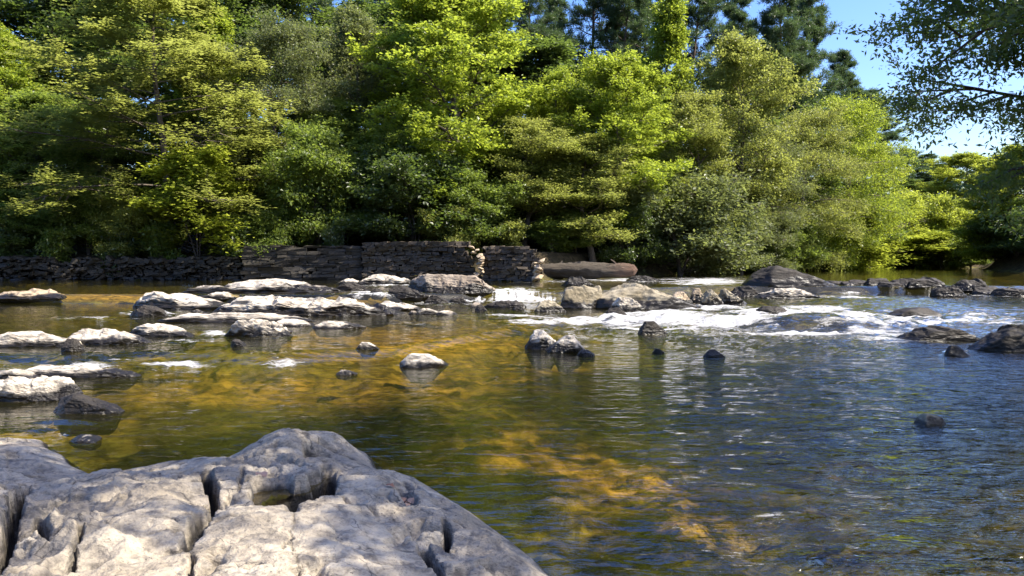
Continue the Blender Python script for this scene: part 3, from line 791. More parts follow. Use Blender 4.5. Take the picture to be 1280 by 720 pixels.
def walls_and_log():
    Yw = 39.4
    sx = lambda u: (u - 640) / F * Yw
    zz = lambda v: on_y(640, v, Yw)[2]
    zt = zz(303.5)
    z0 = 0.15
    rgn = np.random.RandomState(3)
    def wet_for(V, amt=0.25):
        return np.clip(sstep(.62, .48, V[:, 2]) + amt * (fbm(V * 1.2, 3) > .25), 0, 1)
    A = masonry(sx(449), sx(597), Yw, z0, lambda f: zt - .03 * math.sin(f * 9) - .02, 1.1, 1, end=lambda fr: max(0, .75 * (fr - .25)) + .15 * math.sin(fr * 17))
    V, Fs = uneven(A)
    o = mk('stone_wall', V, Fs, M['wallstone'], smooth=False, attrs={'wet': wet_for(V)})
    tag(o, 'ruined stone wall section, tall and straight with sunlit flat top', 'stone wall', 'ruined stone walls of the old mill dam')
    zt2 = zz(308.5)
    A = masonry(sx(601), sx(676), Yw - .15, z0, lambda f: zt2 - .22 * max(0, abs(f - .35) - .25) * 3.4 - .03 * math.sin(f * 13), 1.2, 2, start=lambda fr: .25 * max(0, fr - .2) + .1 * math.sin(fr * 21) ** 2, end=lambda fr: .1 + .42 * max(0, fr - .3) + .12 * math.sin(fr * 19))
    V, Fs = uneven(A)
    o = mk('stone_wall', V, Fs, M['wallstone'], smooth=False, attrs={'wet': wet_for(V)})
    tag(o, 'short rounded wall stump with crumbling right end beside the fallen log', 'stone wall', 'ruined stone walls of the old mill dam')
    zt3 = zz(309)
    A = masonry(sx(298), sx(448), Yw + .25, z0, lambda f: zt3 + .03 * math.sin(f * 11), 1.0, 4, rowh=(.09, .2), sw=(.3, .9), jit=.03)
    V, Fs = uneven(A)
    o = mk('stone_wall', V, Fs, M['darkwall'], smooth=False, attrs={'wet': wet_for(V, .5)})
    tag(o, 'dark shaded wall stretch left of the tall sunlit-topped section', 'stone wall', 'ruined stone walls of the old mill dam')
    A = masonry(sx(-150), sx(296), Yw + .5, z0, lambda f: zz(322) + .22 * math.sin(f * 23) + .14 * math.sin(f * 61), 1.0, 5, rowh=(.07, .17), sw=(.12, .5), jit=.22, tiltj=.22)
    V, Fs = uneven(A)
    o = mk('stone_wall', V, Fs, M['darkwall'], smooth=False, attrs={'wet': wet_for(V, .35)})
    tag(o, 'low rough dry stone wall under the big layered tree at the left', 'stone wall', 'ruined stone walls of the old mill dam')
    # rubble at the breaks
    rb = random.Random(9)
    RUBICO = ico(4)
    def rub(u, v, size, lab, grp):
        p = on_y(u, v, Yw - .4 + float(np.interp((u - 640) / F * Yw, [-13.5, -7.5, -4.4, 1.6], [.45, .80, .0, -1.5])) + rb.uniform(-.1, .1))
        D, Fc = RUBICO
        Np = np.array([[rb.gauss(0, 1) for _ in range(3)] for _ in range(14)]); Np /= np.linalg.norm(Np, axis=1)[:, None]
        s = ((np.clip(D @ Np.T, 1e-4, None) / np.array([rb.uniform(.7, 1) for _ in range(14)])[None]) ** 20).sum(1) ** (-1 / 20) * (1 + .1 * fbm(D * 3 + rb.uniform(0, 99), 3))
        s = np.minimum(s, 1.3)
        V = D * s[:, None] * np.array([size, size * .8, size * .5])
        o = mk('rubble_stone', V, Fc, M['tan'], smooth=False, attrs={'wet': np.zeros(len(V))})
        o.location = p; o.rotation_euler = (rb.uniform(-.4, .4), rb.uniform(-.4, .4), rb.uniform(0, 6))
        tag(o, lab, 'stone', grp)
    for i in range(13):
        f = i / 12
        rub(590 + 10 * math.sin(f * 3) + rb.uniform(-5, 5), 309 + 40 * f, rb.uniform(.10, .22), 'pale rubble stones tumbled in the gap between the two wall sections', 'rubble in the wall gap')
    for i in range(8):
        rub(664 + rb.uniform(-4, 14), 326 + 23 * i / 7, rb.uniform(.14, .3), 'pale rubble stones fallen off the right end of the wall stump', 'rubble at the wall stump')
    # fallen log
    yl = 41.0
    p0, p1 = on_y(672, 339, yl + .6), on_y(797, 337.5, yl - .3)
    n = 60
    T = np.linspace(0, 1, n)
    pts = p0[None] * (1 - T)[:, None] + p1[None] * T[:, None]
    rad = np.interp(T, [0, .1, .5, .85, .97, 1], [.30, .38, .40, .33, .25, .02])
    A = Acc(); A.tube(pts, rad, 28)
    V, Fs = A.out()
    ax = (p1 - p0) / np.linalg.norm(p1 - p0)
    q = V - np.repeat(pts, 28, 0)
    V = V + q * (0.38 * fbm(V * np.array([.8, 3, 3]) + 3, 4) + .12 * fbm(V * np.array([1, 9, 9]), 3, ridged=True))[:, None]
    V[:, 2] = np.where(q[:, 2] < 0, V[:, 2] * 1.0, V[:, 2])
    t = NT('log_wood')
    co = t.mapping(t.coord(), (1, 6, 6))
    nz = t.noise(co, 2.2, 6, .6)
    pos = t.n('ShaderNodeSeparateXYZ', inp={0: t.coord()}).outputs[0]
    red = t.ramp(t.math('ADD', t.math('DIVIDE', t.math('SUBTRACT', pos, float(p0[0])), float(p1[0] - p0[0])), t.math('MULTIPLY', t.math('SUBTRACT', nz, .5), .3)), [(.70, 0.0), (.95, .8)])
    c = t.mix(red, t.mix(nz, (.035, .027, .018), (.15, .12, .085)), t.mix(nz, (.075, .038, .022), (.24, .13, .08)))
    m = t.done(t.n('ShaderNodeBsdfPrincipled', inp={'Base Color': c, 'Roughness': .9, 'Normal': t.bump(t.math('ADD', nz, t.noise(t.mapping(t.coord(), (1.2, 14, 14)), 3.0, 5, .7)), 1.0, .12)}))
    lg = empty('fallen_log', tuple((p0 + p1) / 2 - np.array([0, 0, .45])))
    b = np.array(lg.location)
    mk('log_trunk', V - b, Fs, m, lg)
    A = Acc()
    rg = random.Random(2)
    for (f, ln) in ((.2, .22), (.78, .26)):
        p = p0 * (1 - f) + p1 * f + np.array([0, 0, .3])
        e = p + np.array([rg.uniform(-.3, .3), rg.uniform(-.2, .1), ln])
        B = Acc(); B.tube([p - b, (p + e) / 2 - b + np.array([.05, 0, 0]), e - b], [.07, .05, .02], 7)
        v_, f_ = B.out()
        mk('branch_stub', v_, f_, m, lg)
    tag(lg, 'thick fallen log with rusty red tapering right end lying past the wall stump', 'log')

# ------------------------------------------------------------------ trees

def leaves(P0, P1, lim, k, Ln, Wd, flat, spread, rs, dirbias=0.6, fold=0.12):
    n = len(P0)
    t = rs.uniform(0, 1.08, (n, k, 1))
    pos = P0[:, None] + (P1 - P0)[:, None] * t + rs.normal(0, 1, (n, k, 3)) * np.array([spread, spread, spread * .55])
    pos = pos.reshape(-1, 3); m = len(pos)
    nr = rs.normal(0, 1, (m, 3)); nr /= np.linalg.norm(nr, axis=1)[:, None]
    nr = nr * (1 - flat) + np.array([0.0, 0, 1]) * flat
    nr /= np.linalg.norm(nr, axis=1)[:, None]
    td = np.repeat((P1 - P0) / (np.linalg.norm(P1 - P0, axis=1)[:, None] + 1e-9), k, 0)
    d = td * dirbias + rs.normal(0, .6, (m, 3)) + np.array([0, 0, -.15])
    d -= nr * (d * nr).sum(1)[:, None]
    d /= np.linalg.norm(d, axis=1)[:, None] + 1e-9
    w = np.cross(nr, d)
    s = rs.uniform(.45, 1.35, (m, 1))
    tip = pos + d * Ln * s
    midp = pos + d * Ln * s * .45 + nr * (Wd * fold)
    a = midp + w * Wd * .5 * s; b = midp - w * Wd * .5 * s
    V = np.stack([pos, a, tip, b], 1).reshape(-1, 3)
    Fq = np.arange(4 * m).reshape(-1, 4)
    rnd = np.clip(np.repeat(lim, k) * .55 + rs.uniform(0, .45, m), 0, 1)
    return V, Fq, np.repeat(rnd, 4)

def make_tree(name, seed, H, r0, cb, nl, prof, elev, droop=0.0, nsec=8, ntw=5, tl=0.7, k=30, Ln=.13, Wd=.085, flat=.5, spread=.12, lean=(0, 0), leafm='mid', barkm='bark', side=None, twig_up=0.1, twig_r=0.006, needles=False, bend=.25, multi=1, sub_r=1.0):
    """returns an Empty with two meshes, trunk and crown; prof(f) = limb length at crown fraction f"""
    rs = np.random.RandomState(seed)
    A = Acc()
    P0, P1, LR = [], [], []
    for st in range(multi):
        ang0 = rs.uniform(0, 6.28)
        ln = np.array(lean, float) + (np.array([math.cos(ang0 + st * 2.4), math.sin(ang0 + st * 2.4)]) * (.28 if multi > 1 else 0))
        Hs = H * (1 if st == 0 else rs.uniform(.65, .95))
        n = 14
        T = np.linspace(0, 1, n)
        wx, wy = rs.normal(0, 1, 4), rs.normal(0, 1, 4)
        tx = ln[0] * Hs * T ** 1.3 + H * .012 * (np.sin(T * 5 + wx[0]) - math.sin(wx[0])) * (1 + abs(wx[1]))
        ty = ln[1] * Hs * T ** 1.3 + H * .012 * (np.sin(T * 4 + wy[0]) - math.sin(wy[0])) * (1 + abs(wy[1]))
        tr = np.stack([tx, ty, Hs * T], 1)
        tr[0, 2] -= .5
        rr = r0 * (1 if multi == 1 else .6) * (1 - T * .93) ** .9
        rr[0] *= 1.35
        A.tube(tr, rr, 9)
        N = max(3, nl // multi)
        for i in range(N):
            f = (i + rs.uniform(0, .9)) / N
            tt = cb + (1 - cb) * f * .985
            base = np.array([np.interp(tt, T, tr[:, j]) for j in range(3)])
            az = i * 2.399 + rs.uniform(-.5, .5)
            if side is not None and rs.uniform() < side[1]:
                az = side[0] + rs.normal(0, .6)
            le = prof(f) * rs.uniform(.72, 1.18)
            if side is not None:
                le *= 1 + side[2] * math.cos(az - side[0])
            el = elev(f) + rs.normal(0, .12)
            d = np.array([math.cos(az) * math.cos(el), math.sin(az) * math.cos(el), math.sin(el)])
            m_ = 7
            pts = [base]; dd = d.copy()
            for s_ in range(m_ - 1):
                dd = unit(dd + rs.normal(0, bend * .35, 3) + np.array([0, 0, -droop * .16]))
                pts.append(pts[-1] + dd * le / (m_ - 1))
            pts = np.array(pts)
            lr = float(np.interp(tt, T, rr)) * .5 * sub_r
            lr = min(lr, .02 + le * .018)
            tpar = np.linspace(0, 1, m_)
            A.tube(pts, lr * (1 - tpar * .85), 5)
            lrnd = rs.uniform(0, 1)
            for j in range(nsec):
                g = .22 + .78 * (j + rs.uniform(0, 1)) / nsec
                b = np.array([np.interp(g, tpar, pts[:, q]) for q in range(3)])
                ldir = unit(np.array([np.interp(min(g + .1, 1), tpar, pts[:, q]) for q in range(3)]) - np.array([np.interp(g - .1, tpar, pts[:, q]) for q in range(3)]))
                sgn = 1 if j % 2 else -1
                sd = unit(np.cross(ldir, [0, 0, 1.0])) * sgn
                dirs = unit(ldir * .65 + sd * rs.uniform(.5, 1) + np.array([0, 0, twig_up - droop * .3]) + rs.normal(0, .25, 3))
                sl = le * (.42 * (1 - g * .55)) * rs.uniform(.7, 1.2)
                e = b + dirs * sl
                mid = (b + e) / 2 + rs.normal(0, .06 * sl, 3)
                e = e + np.array([0, 0, -droop * .18 * sl])
                A.tube([b, mid, e], [max(lr * .4, .008), max(lr * .25, .006), .004], 4)
                for q in range(ntw):
                    h = .3 + .75 * (q + rs.uniform(0, 1)) / ntw
                    c = b + (e - b) * min(h, 1)
                    td = unit(dirs * .7 + rs.normal(0, .55, 3) + np.array([0, 0, twig_up - droop * .35]))
                    P0.append(c); P1.append(c + td * tl * rs.uniform(.55, 1.25)); LR.append(lrnd * .6 + rs.uniform(0, .4))
    P0, P1, LR = np.array(P0), np.array(P1), np.array(LR)
    if twig_r:
        m = len(P0)
        ax = (P1 - P0); s_ = np.cross(ax, rs.normal(0, 1, (m, 3))); s_ /= np.linalg.norm(s_, axis=1)[:, None] + 1e-9
        s2 = np.cross(ax / (np.linalg.norm(ax, axis=1)[:, None] + 1e-9), s_)
        tv = np.stack([P0 + s_ * twig_r, P0 - s_ * twig_r * .5 + s2 * twig_r * .8, P0 - s_ * twig_r * .5 - s2 * twig_r * .8, P1], 1).reshape(-1, 3)
        i4 = np.arange(m) * 4
        tf = np.concatenate([np.stack([i4, i4 + 1, i4 + 3], 1), np.stack([i4 + 1, i4 + 2, i4 + 3], 1), np.stack([i4 + 2, i4, i4 + 3], 1)])
        A.add(tv, tf)
    root = empty(name)
    V, Fs = A.out()
    mk('trunk', V, Fs, M[barkm], root)
    if needles:
        V, Fq, rnd = leaves(P0, P1, LR, k, Ln, Wd, .1, spread, rs, dirbias=1.3, fold=.0)
    else:
        V, Fq, rnd = leaves(P0, P1, LR, k, Ln, Wd, flat, spread, rs)
    o = mk('crown', V, Fq, L[leafm], root, smooth=False, attrs={'rnd': rnd})
    root['h0'] = float(H)
    return root

PROTO = {}
USED = set()
def protos():
    dome = lambda a: (lambda f: a * (math.sin(math.pi * min(1, .16 + .84 * f)) ** .65 * .95 + .12))
    P = PROTO
    P['broad'] = make_tree('broadleaf_tree', 11, 15, .22, .16, 46, dome(4.2), lambda f: .25 + .75 * f, nsec=9, ntw=6, k=36, leafm='lime', Ln=.16, Wd=.11)
    P['broad2'] = make_tree('broadleaf_tree', 12, 16, .24, .20, 44, dome(3.8), lambda f: .35 + .7 * f, nsec=9, ntw=6, k=34, leafm='mid', Ln=.17, Wd=.12, lean=(.06, -.05), spread=.16)
    P['layer'] = make_tree('broadleaf_tree', 13, 14, .17, .10, 40, lambda f: 4.6 * (1 - f) ** .5 + .6, lambda f: .12 + .5 * f, droop=.35, nsec=11, ntw=6, k=32, leafm='olive', Ln=.14, Wd=.085, flat=.8, spread=.10, lean=(.03, -.06), tl=.8)
    P['cone'] = make_tree('broadleaf_tree', 14, 16, .18, .15, 48, lambda f: 3.0 * (1 - f) ** .75 + .35, lambda f: .5 + .4 * f, nsec=7, ntw=5, k=32, leafm='lime', Ln=.17, Wd=.12, spread=.14)
    P['airy'] = make_tree('broadleaf_tree', 15, 15, .20, .22, 36, dome(3.8), lambda f: .4 + .6 * f, nsec=9, ntw=6, k=28, leafm='olive', Ln=.15, Wd=.10, spread=.20, bend=.5)
    P['grey'] = make_tree('broadleaf_tree', 16, 12, .16, .08, 40, dome(3.4), lambda f: .25 + .6 * f, droop=.7, nsec=10, ntw=6, k=32, leafm='grey', Ln=.14, Wd=.06, flat=.3, spread=.13, tl=.9)
    P['bush'] = make_tree('bush', 17, 4.2, .08, .05, 40, dome(2.2), lambda f: .25 + .7 * f, nsec=7, ntw=5, k=32, leafm='grey', Ln=.13, Wd=.075, multi=4, spread=.14, tl=.55)
    P['sapling'] = make_tree('sapling', 18, 5, .06, .06, 34, lambda f: 2.0 * (1 - f) ** .6 + .3, lambda f: .3 + .5 * f, droop=.3, nsec=6, ntw=4, k=18, leafm='yellow', Ln=.19, Wd=.13, flat=.65, multi=3, tl=.6, spread=.15)
    P['pine'] = make_tree('pine_tree', 19, 24, .26, .38, 56, lambda f: 3.4 * (1 - f) ** .6 + .5, lambda f: .05 + .5 * f, nsec=6, ntw=5, k=56, leafm='pine', barkm='pinebark', Ln=.28, Wd=.042, spread=.12, needles=True, tl=.5, bend=.5, twig_up=.35)
    P['tuft'] = make_tree('shrub', 20, 1.5, .03, .02, 26, dome(.8), lambda f: .7 + .5 * f, nsec=4, ntw=3, k=16, leafm='mid', Ln=.16, Wd=.07, multi=5, tl=.35, spread=.1)

def place(kind, u, Y, vtop, leafm, label, cat='tree', group='trees on the far bank', wpx=None, rz=0, zbase=None, name=None):
    src = PROTO[kind]
    x = (u - 640) / F * Y
    gz = float(ground_z(np.array([x]), np.array([float(Y)]))[0][0]) if zbase is None else zbase
    zt = on_y(u, vtop, Y)[2]
    s = max((zt - gz) / src['h0'] / 1.02, .1)
    first = kind not in USED
    USED.add(kind)
    ch = list(src.children)
    if first:
        r = src; kids = ch
    else:
        r = src.copy(); COL.objects.link(r); kids = []
        for c in ch:
            k = c.copy(); COL.objects.link(k); k.parent = r; kids.append(k)
    if name:
        r.name = name
    r.location = (x, Y, gz - .05)
    r.rotation_euler = (0, 0, rz)
    ws = s
    if wpx:
        base = {'broad': 9.6, 'broad2': 9, 'layer': 9.6, 'cone': 6.6, 'airy': 9, 'grey': 8, 'bush': 5.6, 'sapling': 4.6, 'pine': 7.4, 'tuft': 2.2}[kind]
        ws = wpx / F * Y / base
    r.scale = (ws, ws, s)
    for k in kids:
        if k.name.startswith('crown') and leafm:
            k.material_slots[0].link = 'OBJECT'
            k.material_slots[0].material = L[leafm]
    if 'h0' in r and not first:
        pass
    return tag(r, label, cat, group)

def forest():
    p = place
    # far bank, front row, left to right
    p('layer', 205, 44, -20, 'olive', 'big layered yellow-green tree leaning out over the dry stone wall', wpx=330, rz=.3)
    p('sapling', 248, 41.8, 192, 'yellow', 'bright yellow-green sapling low in front of the big layered tree', wpx=150, cat='sapling', rz=1)
    p('broad2', 45, 46, 120, 'mid', 'dull green tree at the left frame edge, half in shade', wpx=230, rz=2)
    p('bush', 110, 42.5, 232, 'mid', 'mid-green bush between the dull tree and the layered tree', wpx=130, cat='bush', group='bushes on the far bank', rz=.4)
    p('bush', 25, 42.5, 262, 'mid', 'low dark green bush on the bank at the left frame edge', wpx=130, cat='bush', group='bushes on the far bank', rz=2.4)
    p('broad', 5, 51, 45, 'lime', 'bright green tree crown cut by the left frame edge', wpx=190, rz=1)
    p('cone', 262, 49, 18, 'lime', 'fresh green narrow tree peeking out behind the layered tree', wpx=150, rz=1.2)
    p('grey', 352, 48, 30, 'grey', 'grey-green drooping tree right of the big layered tree', wpx=190, rz=.8)
    p('bush', 400, 43.5, 180, 'mid', 'deep shaded blue-green bush above the dark wall stretch', wpx=170, cat='bush', group='bushes on the far bank', rz=3)
    p('airy', 452, 50, 18, 'grey', 'thin twiggy grey-brown tree left of the great lime-green tree', wpx=170, rz=1.5)
    p('broad', 565, 46.5, -14, 'lime', 'great lime-green tree with broad crown above the ruined wall', wpx=300, rz=0)
    p('airy', 655, 44.8, 150, 'olive', 'olive tree under the right flank of the great lime-green tree', wpx=180, rz=.2)
    p('broad', 775, 47.5, 82, 'lime', 'round-headed yellow-green tree behind the fallen log', wpx=210, rz=2.1)
    p('airy', 742, 45.6, 175, 'olive', 'olive-brown speckled low tree just behind the log', wpx=210, rz=2.9)
    p('bush', 520, 43, 195, 'dark', 'dark shrubby growth right behind the tall wall section', wpx=220, cat='bush', group='bushes on the far bank', rz=.9)
    p('bush', 600, 43.4, 225, 'mid', 'shaded green bush over the wall stump', wpx=140, cat='bush', group='bushes on the far bank', rz=1.9)
    p('tuft', 690, 44.2, 283, 'mid', 'fresh green leafy shrub rising behind the fallen log', wpx=80, cat='shrub', group='shrubs on the far bank', rz=1)
    p('tuft', 640, 42.6, 283, 'olive', 'small pale shrub between wall stump and log', wpx=50, cat='shrub', group='shrubs on the far bank', rz=2)
    p('cone', 832, 55, 2, 'lime', 'tall narrow lime-green tree with a pointed top', wpx=120, rz=.5)
    p('airy', 925, 53, 50, 'olive', 'tree with yellowing leaves scattered through a dark crown', wpx=180, rz=.7)
    p('bush', 850, 48.6, 222, 'grey', 'large silver-grey bush hanging over the water behind the olive boulders', wpx=230, cat='bush', group='bushes on the far bank', rz=.2)
    p('bush', 785, 46.8, 252, 'dark', 'dark bush at the left flank of the silver-grey bush', wpx=120, cat='bush', group='bushes on the far bank', rz=1.2)
    p('bush', 920, 53, 262, 'grey', 'small grey bush right of the large silver-grey bush', wpx=110, cat='bush', group='bushes on the far bank', rz=2.7)
    p('grey', 1000, 60, 135, 'olive', 'feathery grey-green tree behind the great dark boulder', wpx=150, rz=1.4)
    p('grey', 1052, 66, 118, 'lime', 'light lime feathery tree on the sunny bend of the far bank', wpx=150, rz=2.2)
    p('airy', 1085, 72, 182, 'yellow', 'small yellow-green tree at the sunny corner below the pines', wpx=110, rz=.1)
    p('sapling', 1060, 69, 262, 'yellow', 'yellow bush drooping over the calm pool, left of the golden bush', wpx=120, cat='bush', group='bushes on the far bank', rz=.5, name='bush')
    p('bush', 1108, 77.5, 240, 'yellow', 'golden round bush glowing in sun at the head of the pool', wpx=130, cat='bush', group='bushes on the far bank', rz=1.1)
    p('sapling', 1130, 75.8, 290, 'yellow', 'low golden leafy growth at the waterline below the golden bush', wpx=110, cat='bush', group='bushes on the far bank', rz=2, name='bush')
    p('bush', 985, 58.5, 270, 'mid', 'green bush under the feathery grey-green tree', wpx=110, cat='bush', group='bushes on the far bank', rz=.6)
    p('bush', 1175, 76.5, 285, 'lime', 'pale green low bush at the right end of the sunny far bank', wpx=80, cat='bush', group='bushes on the far bank', rz=.3)
    for i, (u, wd) in enumerate([(20, 70), (75, 60), (150, 66), (205, 60), (300, 56), (345, 50), (420, 44)]):
        p('tuft', u, 41.2, [292, 296, 288, 290, 294, 297, 295][i], ['dark', 'mid'][i % 2], 'small dark shrubs sprouting along the top of the shaded bank wall', wpx=wd, cat='shrub', group='shrubs on the bank wall', rz=i * 2.1)
    for i, (kd, u, Y, vt, lm, w, lab) in enumerate([
        ('airy', 300, 45.5, 150, 'olive', 150, 'loose olive tree filling in between the layered tree and the grey drooping tree'),
        ('grey', 130, 46.5, 120, 'mid', 170, 'drooping mid-green tree at the left shoulder of the layered tree'),
        ('broad2', 430, 47, 130, 'mid', 170, 'mid-green tree in half shade above the dark wall stretch'),
        ('airy', 500, 45, 165, 'mid', 150, 'loose green tree in front of the great lime-green tree, over the tall wall section'),
        ('airy', 690, 50, 95, 'lime', 130, 'small lime tree wedged between the great tree and the round-headed tree'),
        ('airy', 860, 51, 120, 'olive', 150, 'olive tree above the left half of the silver-grey bush'),
        ('grey', 950, 56.5, 165, 'grey', 130, 'pale grey-green drooping tree above the small grey bush')]):
        p(kd, u, Y, vt, lm, lab, wpx=w, rz=i * 1.1 + .4)
    for i, (u, Y, vt, lm, w, lab) in enumerate([
        (330, 42, 262, 'mid', 110, 'green bush on the wall top between layered tree and dark wall stretch'),
        (170, 41.8, 255, 'olive', 110, 'olive bush under the middle of the layered tree'),
        (720, 46, 270, 'mid', 90, 'mid-green bush right behind the rusty end of the log'),
        (960, 57.5, 285, 'mid', 100, 'leafy bush at the waterline left of the great dark boulder'),
        (1030, 66.5, 272, 'lime', 110, 'lime bush at the waterline behind the great dark boulder'),
        (560, 42.2, 258, 'olive', 100, 'olive bush peeping over the right half of the tall wall section')]):
        p('bush', u, Y, vt, lm, lab, cat='bush', group='bushes on the far bank', wpx=w, rz=i * 1.3)
    for i, (u, Y, vt, w, lm, lab) in enumerate([(1062, 71.5, 305, 60, 'yellow', 'lowest yellow shrub dipping to the pool at the left end of the sunny bank'), (1100, 75.5, 306, 70, 'yellow', 'yellow shrub trailing in the pool under the golden bush'),
                                           (1142, 76.2, 304, 70, 'lime', 'lime shrub at the waterline right of the golden bush'), (1178, 75, 305, 64, 'olive', 'olive shrub at the waterline at the right end of the sunny bank')]):
        p('tuft', u, Y, vt, lm, lab, wpx=w, cat='shrub', group='shrubs on the far bank', rz=i * 1.9)
    # second row and pines
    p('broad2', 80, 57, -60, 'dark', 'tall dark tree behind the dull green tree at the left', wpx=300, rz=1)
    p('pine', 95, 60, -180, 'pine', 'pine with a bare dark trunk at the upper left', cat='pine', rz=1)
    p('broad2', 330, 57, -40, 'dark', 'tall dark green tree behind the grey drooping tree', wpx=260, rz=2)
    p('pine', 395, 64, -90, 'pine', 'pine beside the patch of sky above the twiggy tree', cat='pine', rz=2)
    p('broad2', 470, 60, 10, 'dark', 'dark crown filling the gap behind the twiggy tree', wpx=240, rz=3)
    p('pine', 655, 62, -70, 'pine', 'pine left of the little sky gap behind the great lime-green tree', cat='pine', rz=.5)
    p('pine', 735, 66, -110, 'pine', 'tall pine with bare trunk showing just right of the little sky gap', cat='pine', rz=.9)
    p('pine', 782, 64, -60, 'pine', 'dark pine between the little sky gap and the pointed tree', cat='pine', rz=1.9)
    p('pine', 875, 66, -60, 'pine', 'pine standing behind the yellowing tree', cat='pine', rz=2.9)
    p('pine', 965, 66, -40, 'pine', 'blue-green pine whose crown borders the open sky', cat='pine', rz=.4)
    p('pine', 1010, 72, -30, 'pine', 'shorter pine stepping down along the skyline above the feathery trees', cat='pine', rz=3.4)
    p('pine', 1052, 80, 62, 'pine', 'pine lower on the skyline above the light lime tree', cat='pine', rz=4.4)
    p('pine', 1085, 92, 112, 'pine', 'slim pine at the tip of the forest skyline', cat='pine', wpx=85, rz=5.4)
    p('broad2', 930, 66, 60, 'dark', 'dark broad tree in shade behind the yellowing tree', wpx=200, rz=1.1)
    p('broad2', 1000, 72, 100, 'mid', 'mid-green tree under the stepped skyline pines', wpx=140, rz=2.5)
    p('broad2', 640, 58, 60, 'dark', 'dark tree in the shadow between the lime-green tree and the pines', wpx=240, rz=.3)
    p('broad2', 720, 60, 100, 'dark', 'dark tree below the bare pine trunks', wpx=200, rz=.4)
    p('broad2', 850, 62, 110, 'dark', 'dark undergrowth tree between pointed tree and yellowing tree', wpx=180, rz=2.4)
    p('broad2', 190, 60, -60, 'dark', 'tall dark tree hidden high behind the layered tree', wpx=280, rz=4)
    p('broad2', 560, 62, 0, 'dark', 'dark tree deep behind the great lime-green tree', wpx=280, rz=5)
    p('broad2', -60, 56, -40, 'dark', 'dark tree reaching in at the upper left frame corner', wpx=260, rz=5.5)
    p('pine', 1128, 128, 186, 'pine', 'distant pine nearest the forest edge at the far end of the river', cat='pine', wpx=60, group='distant pines up the river', rz=.2)
    p('pine', 1152, 132, 192, 'pine', 'distant pine with round top in the middle of the far gap', cat='pine', wpx=60, group='distant pines up the river', rz=1.2)
    p('pine', 1176, 126, 204, 'pine', 'distant pine at the right of the far gap', cat='pine', wpx=60, group='distant pines up the river', rz=2.2)
    p('broad2', 1140, 120, 225, 'dark', 'distant dark round tree below the far pines, left', wpx=70, group='distant trees up the river', rz=2.2)
    p('broad2', 1178, 118, 228, 'dark', 'distant dark round tree below the far pines, right', wpx=70, group='distant trees up the river', rz=3.2)
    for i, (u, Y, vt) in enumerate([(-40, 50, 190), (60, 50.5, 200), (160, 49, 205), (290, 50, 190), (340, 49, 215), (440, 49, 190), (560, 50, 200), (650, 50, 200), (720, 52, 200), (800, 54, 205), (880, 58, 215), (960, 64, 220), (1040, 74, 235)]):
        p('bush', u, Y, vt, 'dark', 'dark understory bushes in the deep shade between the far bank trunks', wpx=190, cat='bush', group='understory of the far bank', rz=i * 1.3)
    for i, (u, Y, vt) in enumerate([(250, 68, -80), (480, 68, -60), (560, 70, -50), (610, 72, -30), (690, 74, -5), (810, 72, -40), (920, 74, -20)]):
        p('pine', u, Y, vt, 'pine', 'dark pines closing the forest wall far behind the front trees', cat='pine', group='pines deep in the forest', rz=i * 1.7 + .3)
    # right bank
    g = 'trees on the right bank'
    p('broad', 1208, 90, 196, 'yellow', 'yellow-green tree at the start of the right bank', wpx=130, group=g, rz=.7)
    p('broad2', 1274, 65, 184, 'yellow', 'olive-green tree under the overhanging branches at the right', wpx=150, group=g, rz=1.7)
    p('airy', 1246, 92, 205, 'lime', 'small lime tree filling the middle of the right bank', wpx=110, group=g, rz=2.7)
    p('bush', 1244, 67, 280, 'lime', 'leafy bush covering the trunks of the right bank trees', wpx=110, cat='bush', group='bushes on the right bank', rz=.9)
    p('bush', 1186, 78, 255, 'yellow', 'tall sunny bush between the golden bush and the right bank trees', wpx=90, cat='bush', group='bushes on the right bank', rz=1.9)
    p('broad', 1330, 64, 150, 'mid', 'tree half outside the right frame edge across the pool', wpx=170, group=g, rz=3.7)
    p('bush', 1272, 64, 275, 'dark', 'dark shaded bush low on the right bank by the water', wpx=120, cat='bush', group='bushes on the right bank', rz=1)
    p('bush', 1214, 73, 300, 'mid', 'low green bush where the right bank meets the sunny bank', wpx=70, cat='bush', group='bushes on the right bank', rz=2)
    p('bush', 1310, 60, 262, 'dark', 'black-green bush at the right frame edge by the water', wpx=130, cat='bush', group='bushes on the right bank', rz=3)

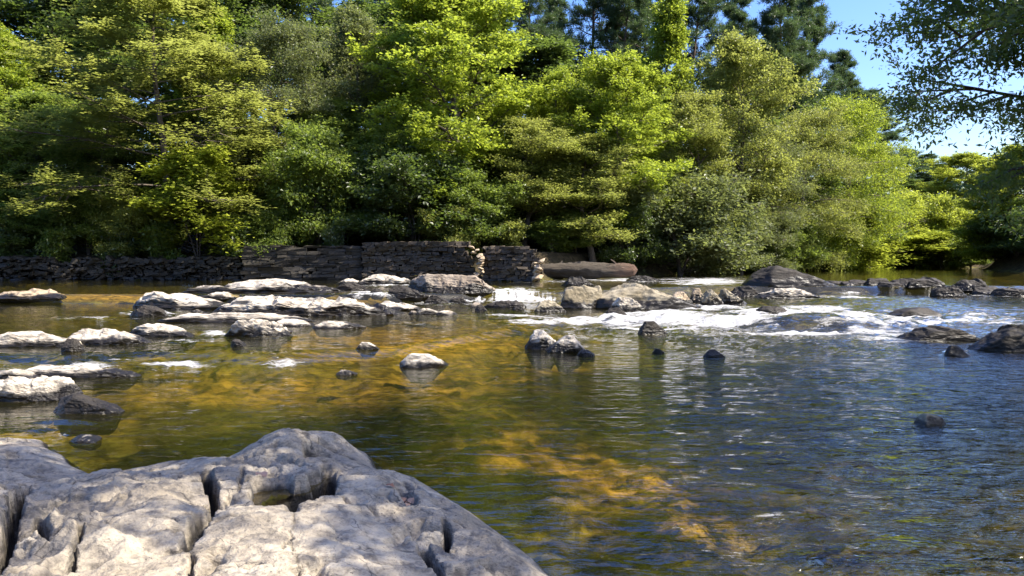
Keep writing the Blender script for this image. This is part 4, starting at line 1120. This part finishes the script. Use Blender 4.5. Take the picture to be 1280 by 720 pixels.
def near_trees():
    # overhanging tree on the right bank, trunk outside the frame
    t = make_tree('overhanging_tree', 37, 9.6, .20, .36, 60, lambda f: 5.0 * (1 - f * .35), lambda f: .12 + .75 * f, droop=.3, nsec=11, ntw=7, k=72, leafm='willow', Ln=.10, Wd=.042, flat=.25, spread=.13, side=(math.pi, .7, .25), tl=.6, lean=(-.10, -.03), sub_r=1.3, bend=.7)
    x, y = 11.75, 10.3
    t.scale = (.9, .9, .86)
    t.location = (x, y, float(ground_z(np.array([x]), np.array([y]))[0][0]))
    tag(t, 'near tree reaching dark leafy branches in from the upper right', 'tree')
    sh = make_tree('shade_tree', 32, 12.5, .22, .50, 22, lambda f: 2.7 * math.sin(math.pi * (.2 + .75 * f)), lambda f: .2 + .5 * f, nsec=8, ntw=5, k=21, leafm='mid', Ln=.13, Wd=.085, spread=.18, lean=(-.40, 0))
    spots = [(8.0, 3.1, 0, 1.0, 'shade tree on the near right bank opposite the slab, out of frame'), (14.5, 7.2, .4, 1.1, 'shade tree farther up the near right bank, out of frame')]
    for i, (x, y, rz, s, lab) in enumerate(spots):
        if i == 0:
            o = sh
        else:
            o = sh.copy(); COL.objects.link(o)
            for c in list(sh.children):
                k = c.copy(); COL.objects.link(k); k.parent = o
        o.location = (x, y, float(ground_z(np.array([x]), np.array([y]))[0][0]) - .05)
        o.rotation_euler = (0, 0, rz); o.scale = (s, s, s)
        tag(o, lab, 'tree', 'shade trees on the near right bank')

# ------------------------------------------------------------------ light, sky, camera
def light():
    sd = Vector((0.60, -0.15, 0.785)).normalized()
    el = math.asin(sd.z); az = math.atan2(sd.x, sd.y)
    w = bpy.data.worlds.new('World'); S.world = w; w.use_nodes = True
    nt = w.node_tree; nt.nodes.clear()
    sky = nt.nodes.new('ShaderNodeTexSky'); sky.sky_type = 'NISHITA'; sky.sun_disc = False
    sky.sun_elevation = el; sky.sun_rotation = az
    sky.air_density = 1.0; sky.dust_density = 2.0; sky.ozone_density = 3.0
    bg = nt.nodes.new('ShaderNodeBackground'); bg.inputs['Strength'].default_value = 0.145
    out = nt.nodes.new('ShaderNodeOutputWorld')
    hs = nt.nodes.new('ShaderNodeHueSaturation'); hs.inputs['Saturation'].default_value = 1.32; hs.inputs['Hue'].default_value = 0.515
    nt.links.new(sky.outputs[0], hs.inputs['Color']); nt.links.new(hs.outputs[0], bg.inputs[0]); nt.links.new(bg.outputs[0], out.inputs[0])
    l = bpy.data.lights.new('sun', 'SUN'); l.energy = 5.0; l.angle = R(.53); l.color = (1, .92, .79)
    o = bpy.data.objects.new('sun', l); COL.objects.link(o)
    o.rotation_euler = sd.to_track_quat('Z', 'Y').to_euler()
    o.location = (20, 10, 40)
    cam = bpy.data.cameras.new('camera'); cam.sensor_width = 36; cam.lens = 36 * F / 1280
    cam.clip_end = 3000; cam.clip_start = .05
    c = bpy.data.objects.new('camera', cam); COL.objects.link(c)
    c.location = (0, 0, CZ); c.rotation_euler = (math.pi / 2 - PITCH, 0, 0)
    S.camera = c
    S.view_settings.view_transform = 'Standard'; S.view_settings.look = 'None'
    S.view_settings.gamma = 1; S.view_settings.use_curve_mapping = False
    S.view_settings.exposure = 1.32
    cy = S.cycles
    cy.max_bounces = 5; cy.diffuse_bounces = 2; cy.glossy_bounces = 2; cy.transmission_bounces = 3; cy.transparent_max_bounces = 6
    cy.caustics_reflective = False; cy.caustics_refractive = False
    cy.sample_clamp_indirect = 4
    cy.use_denoising = True

build_ground()
build_water()
rocks()
slab = near_slab()
dead_leaves(slab)
walls_and_log()
protos()
forest()
near_trees()
light()
for o in S.objects:
    if 'h0' in o:
        del o['h0']
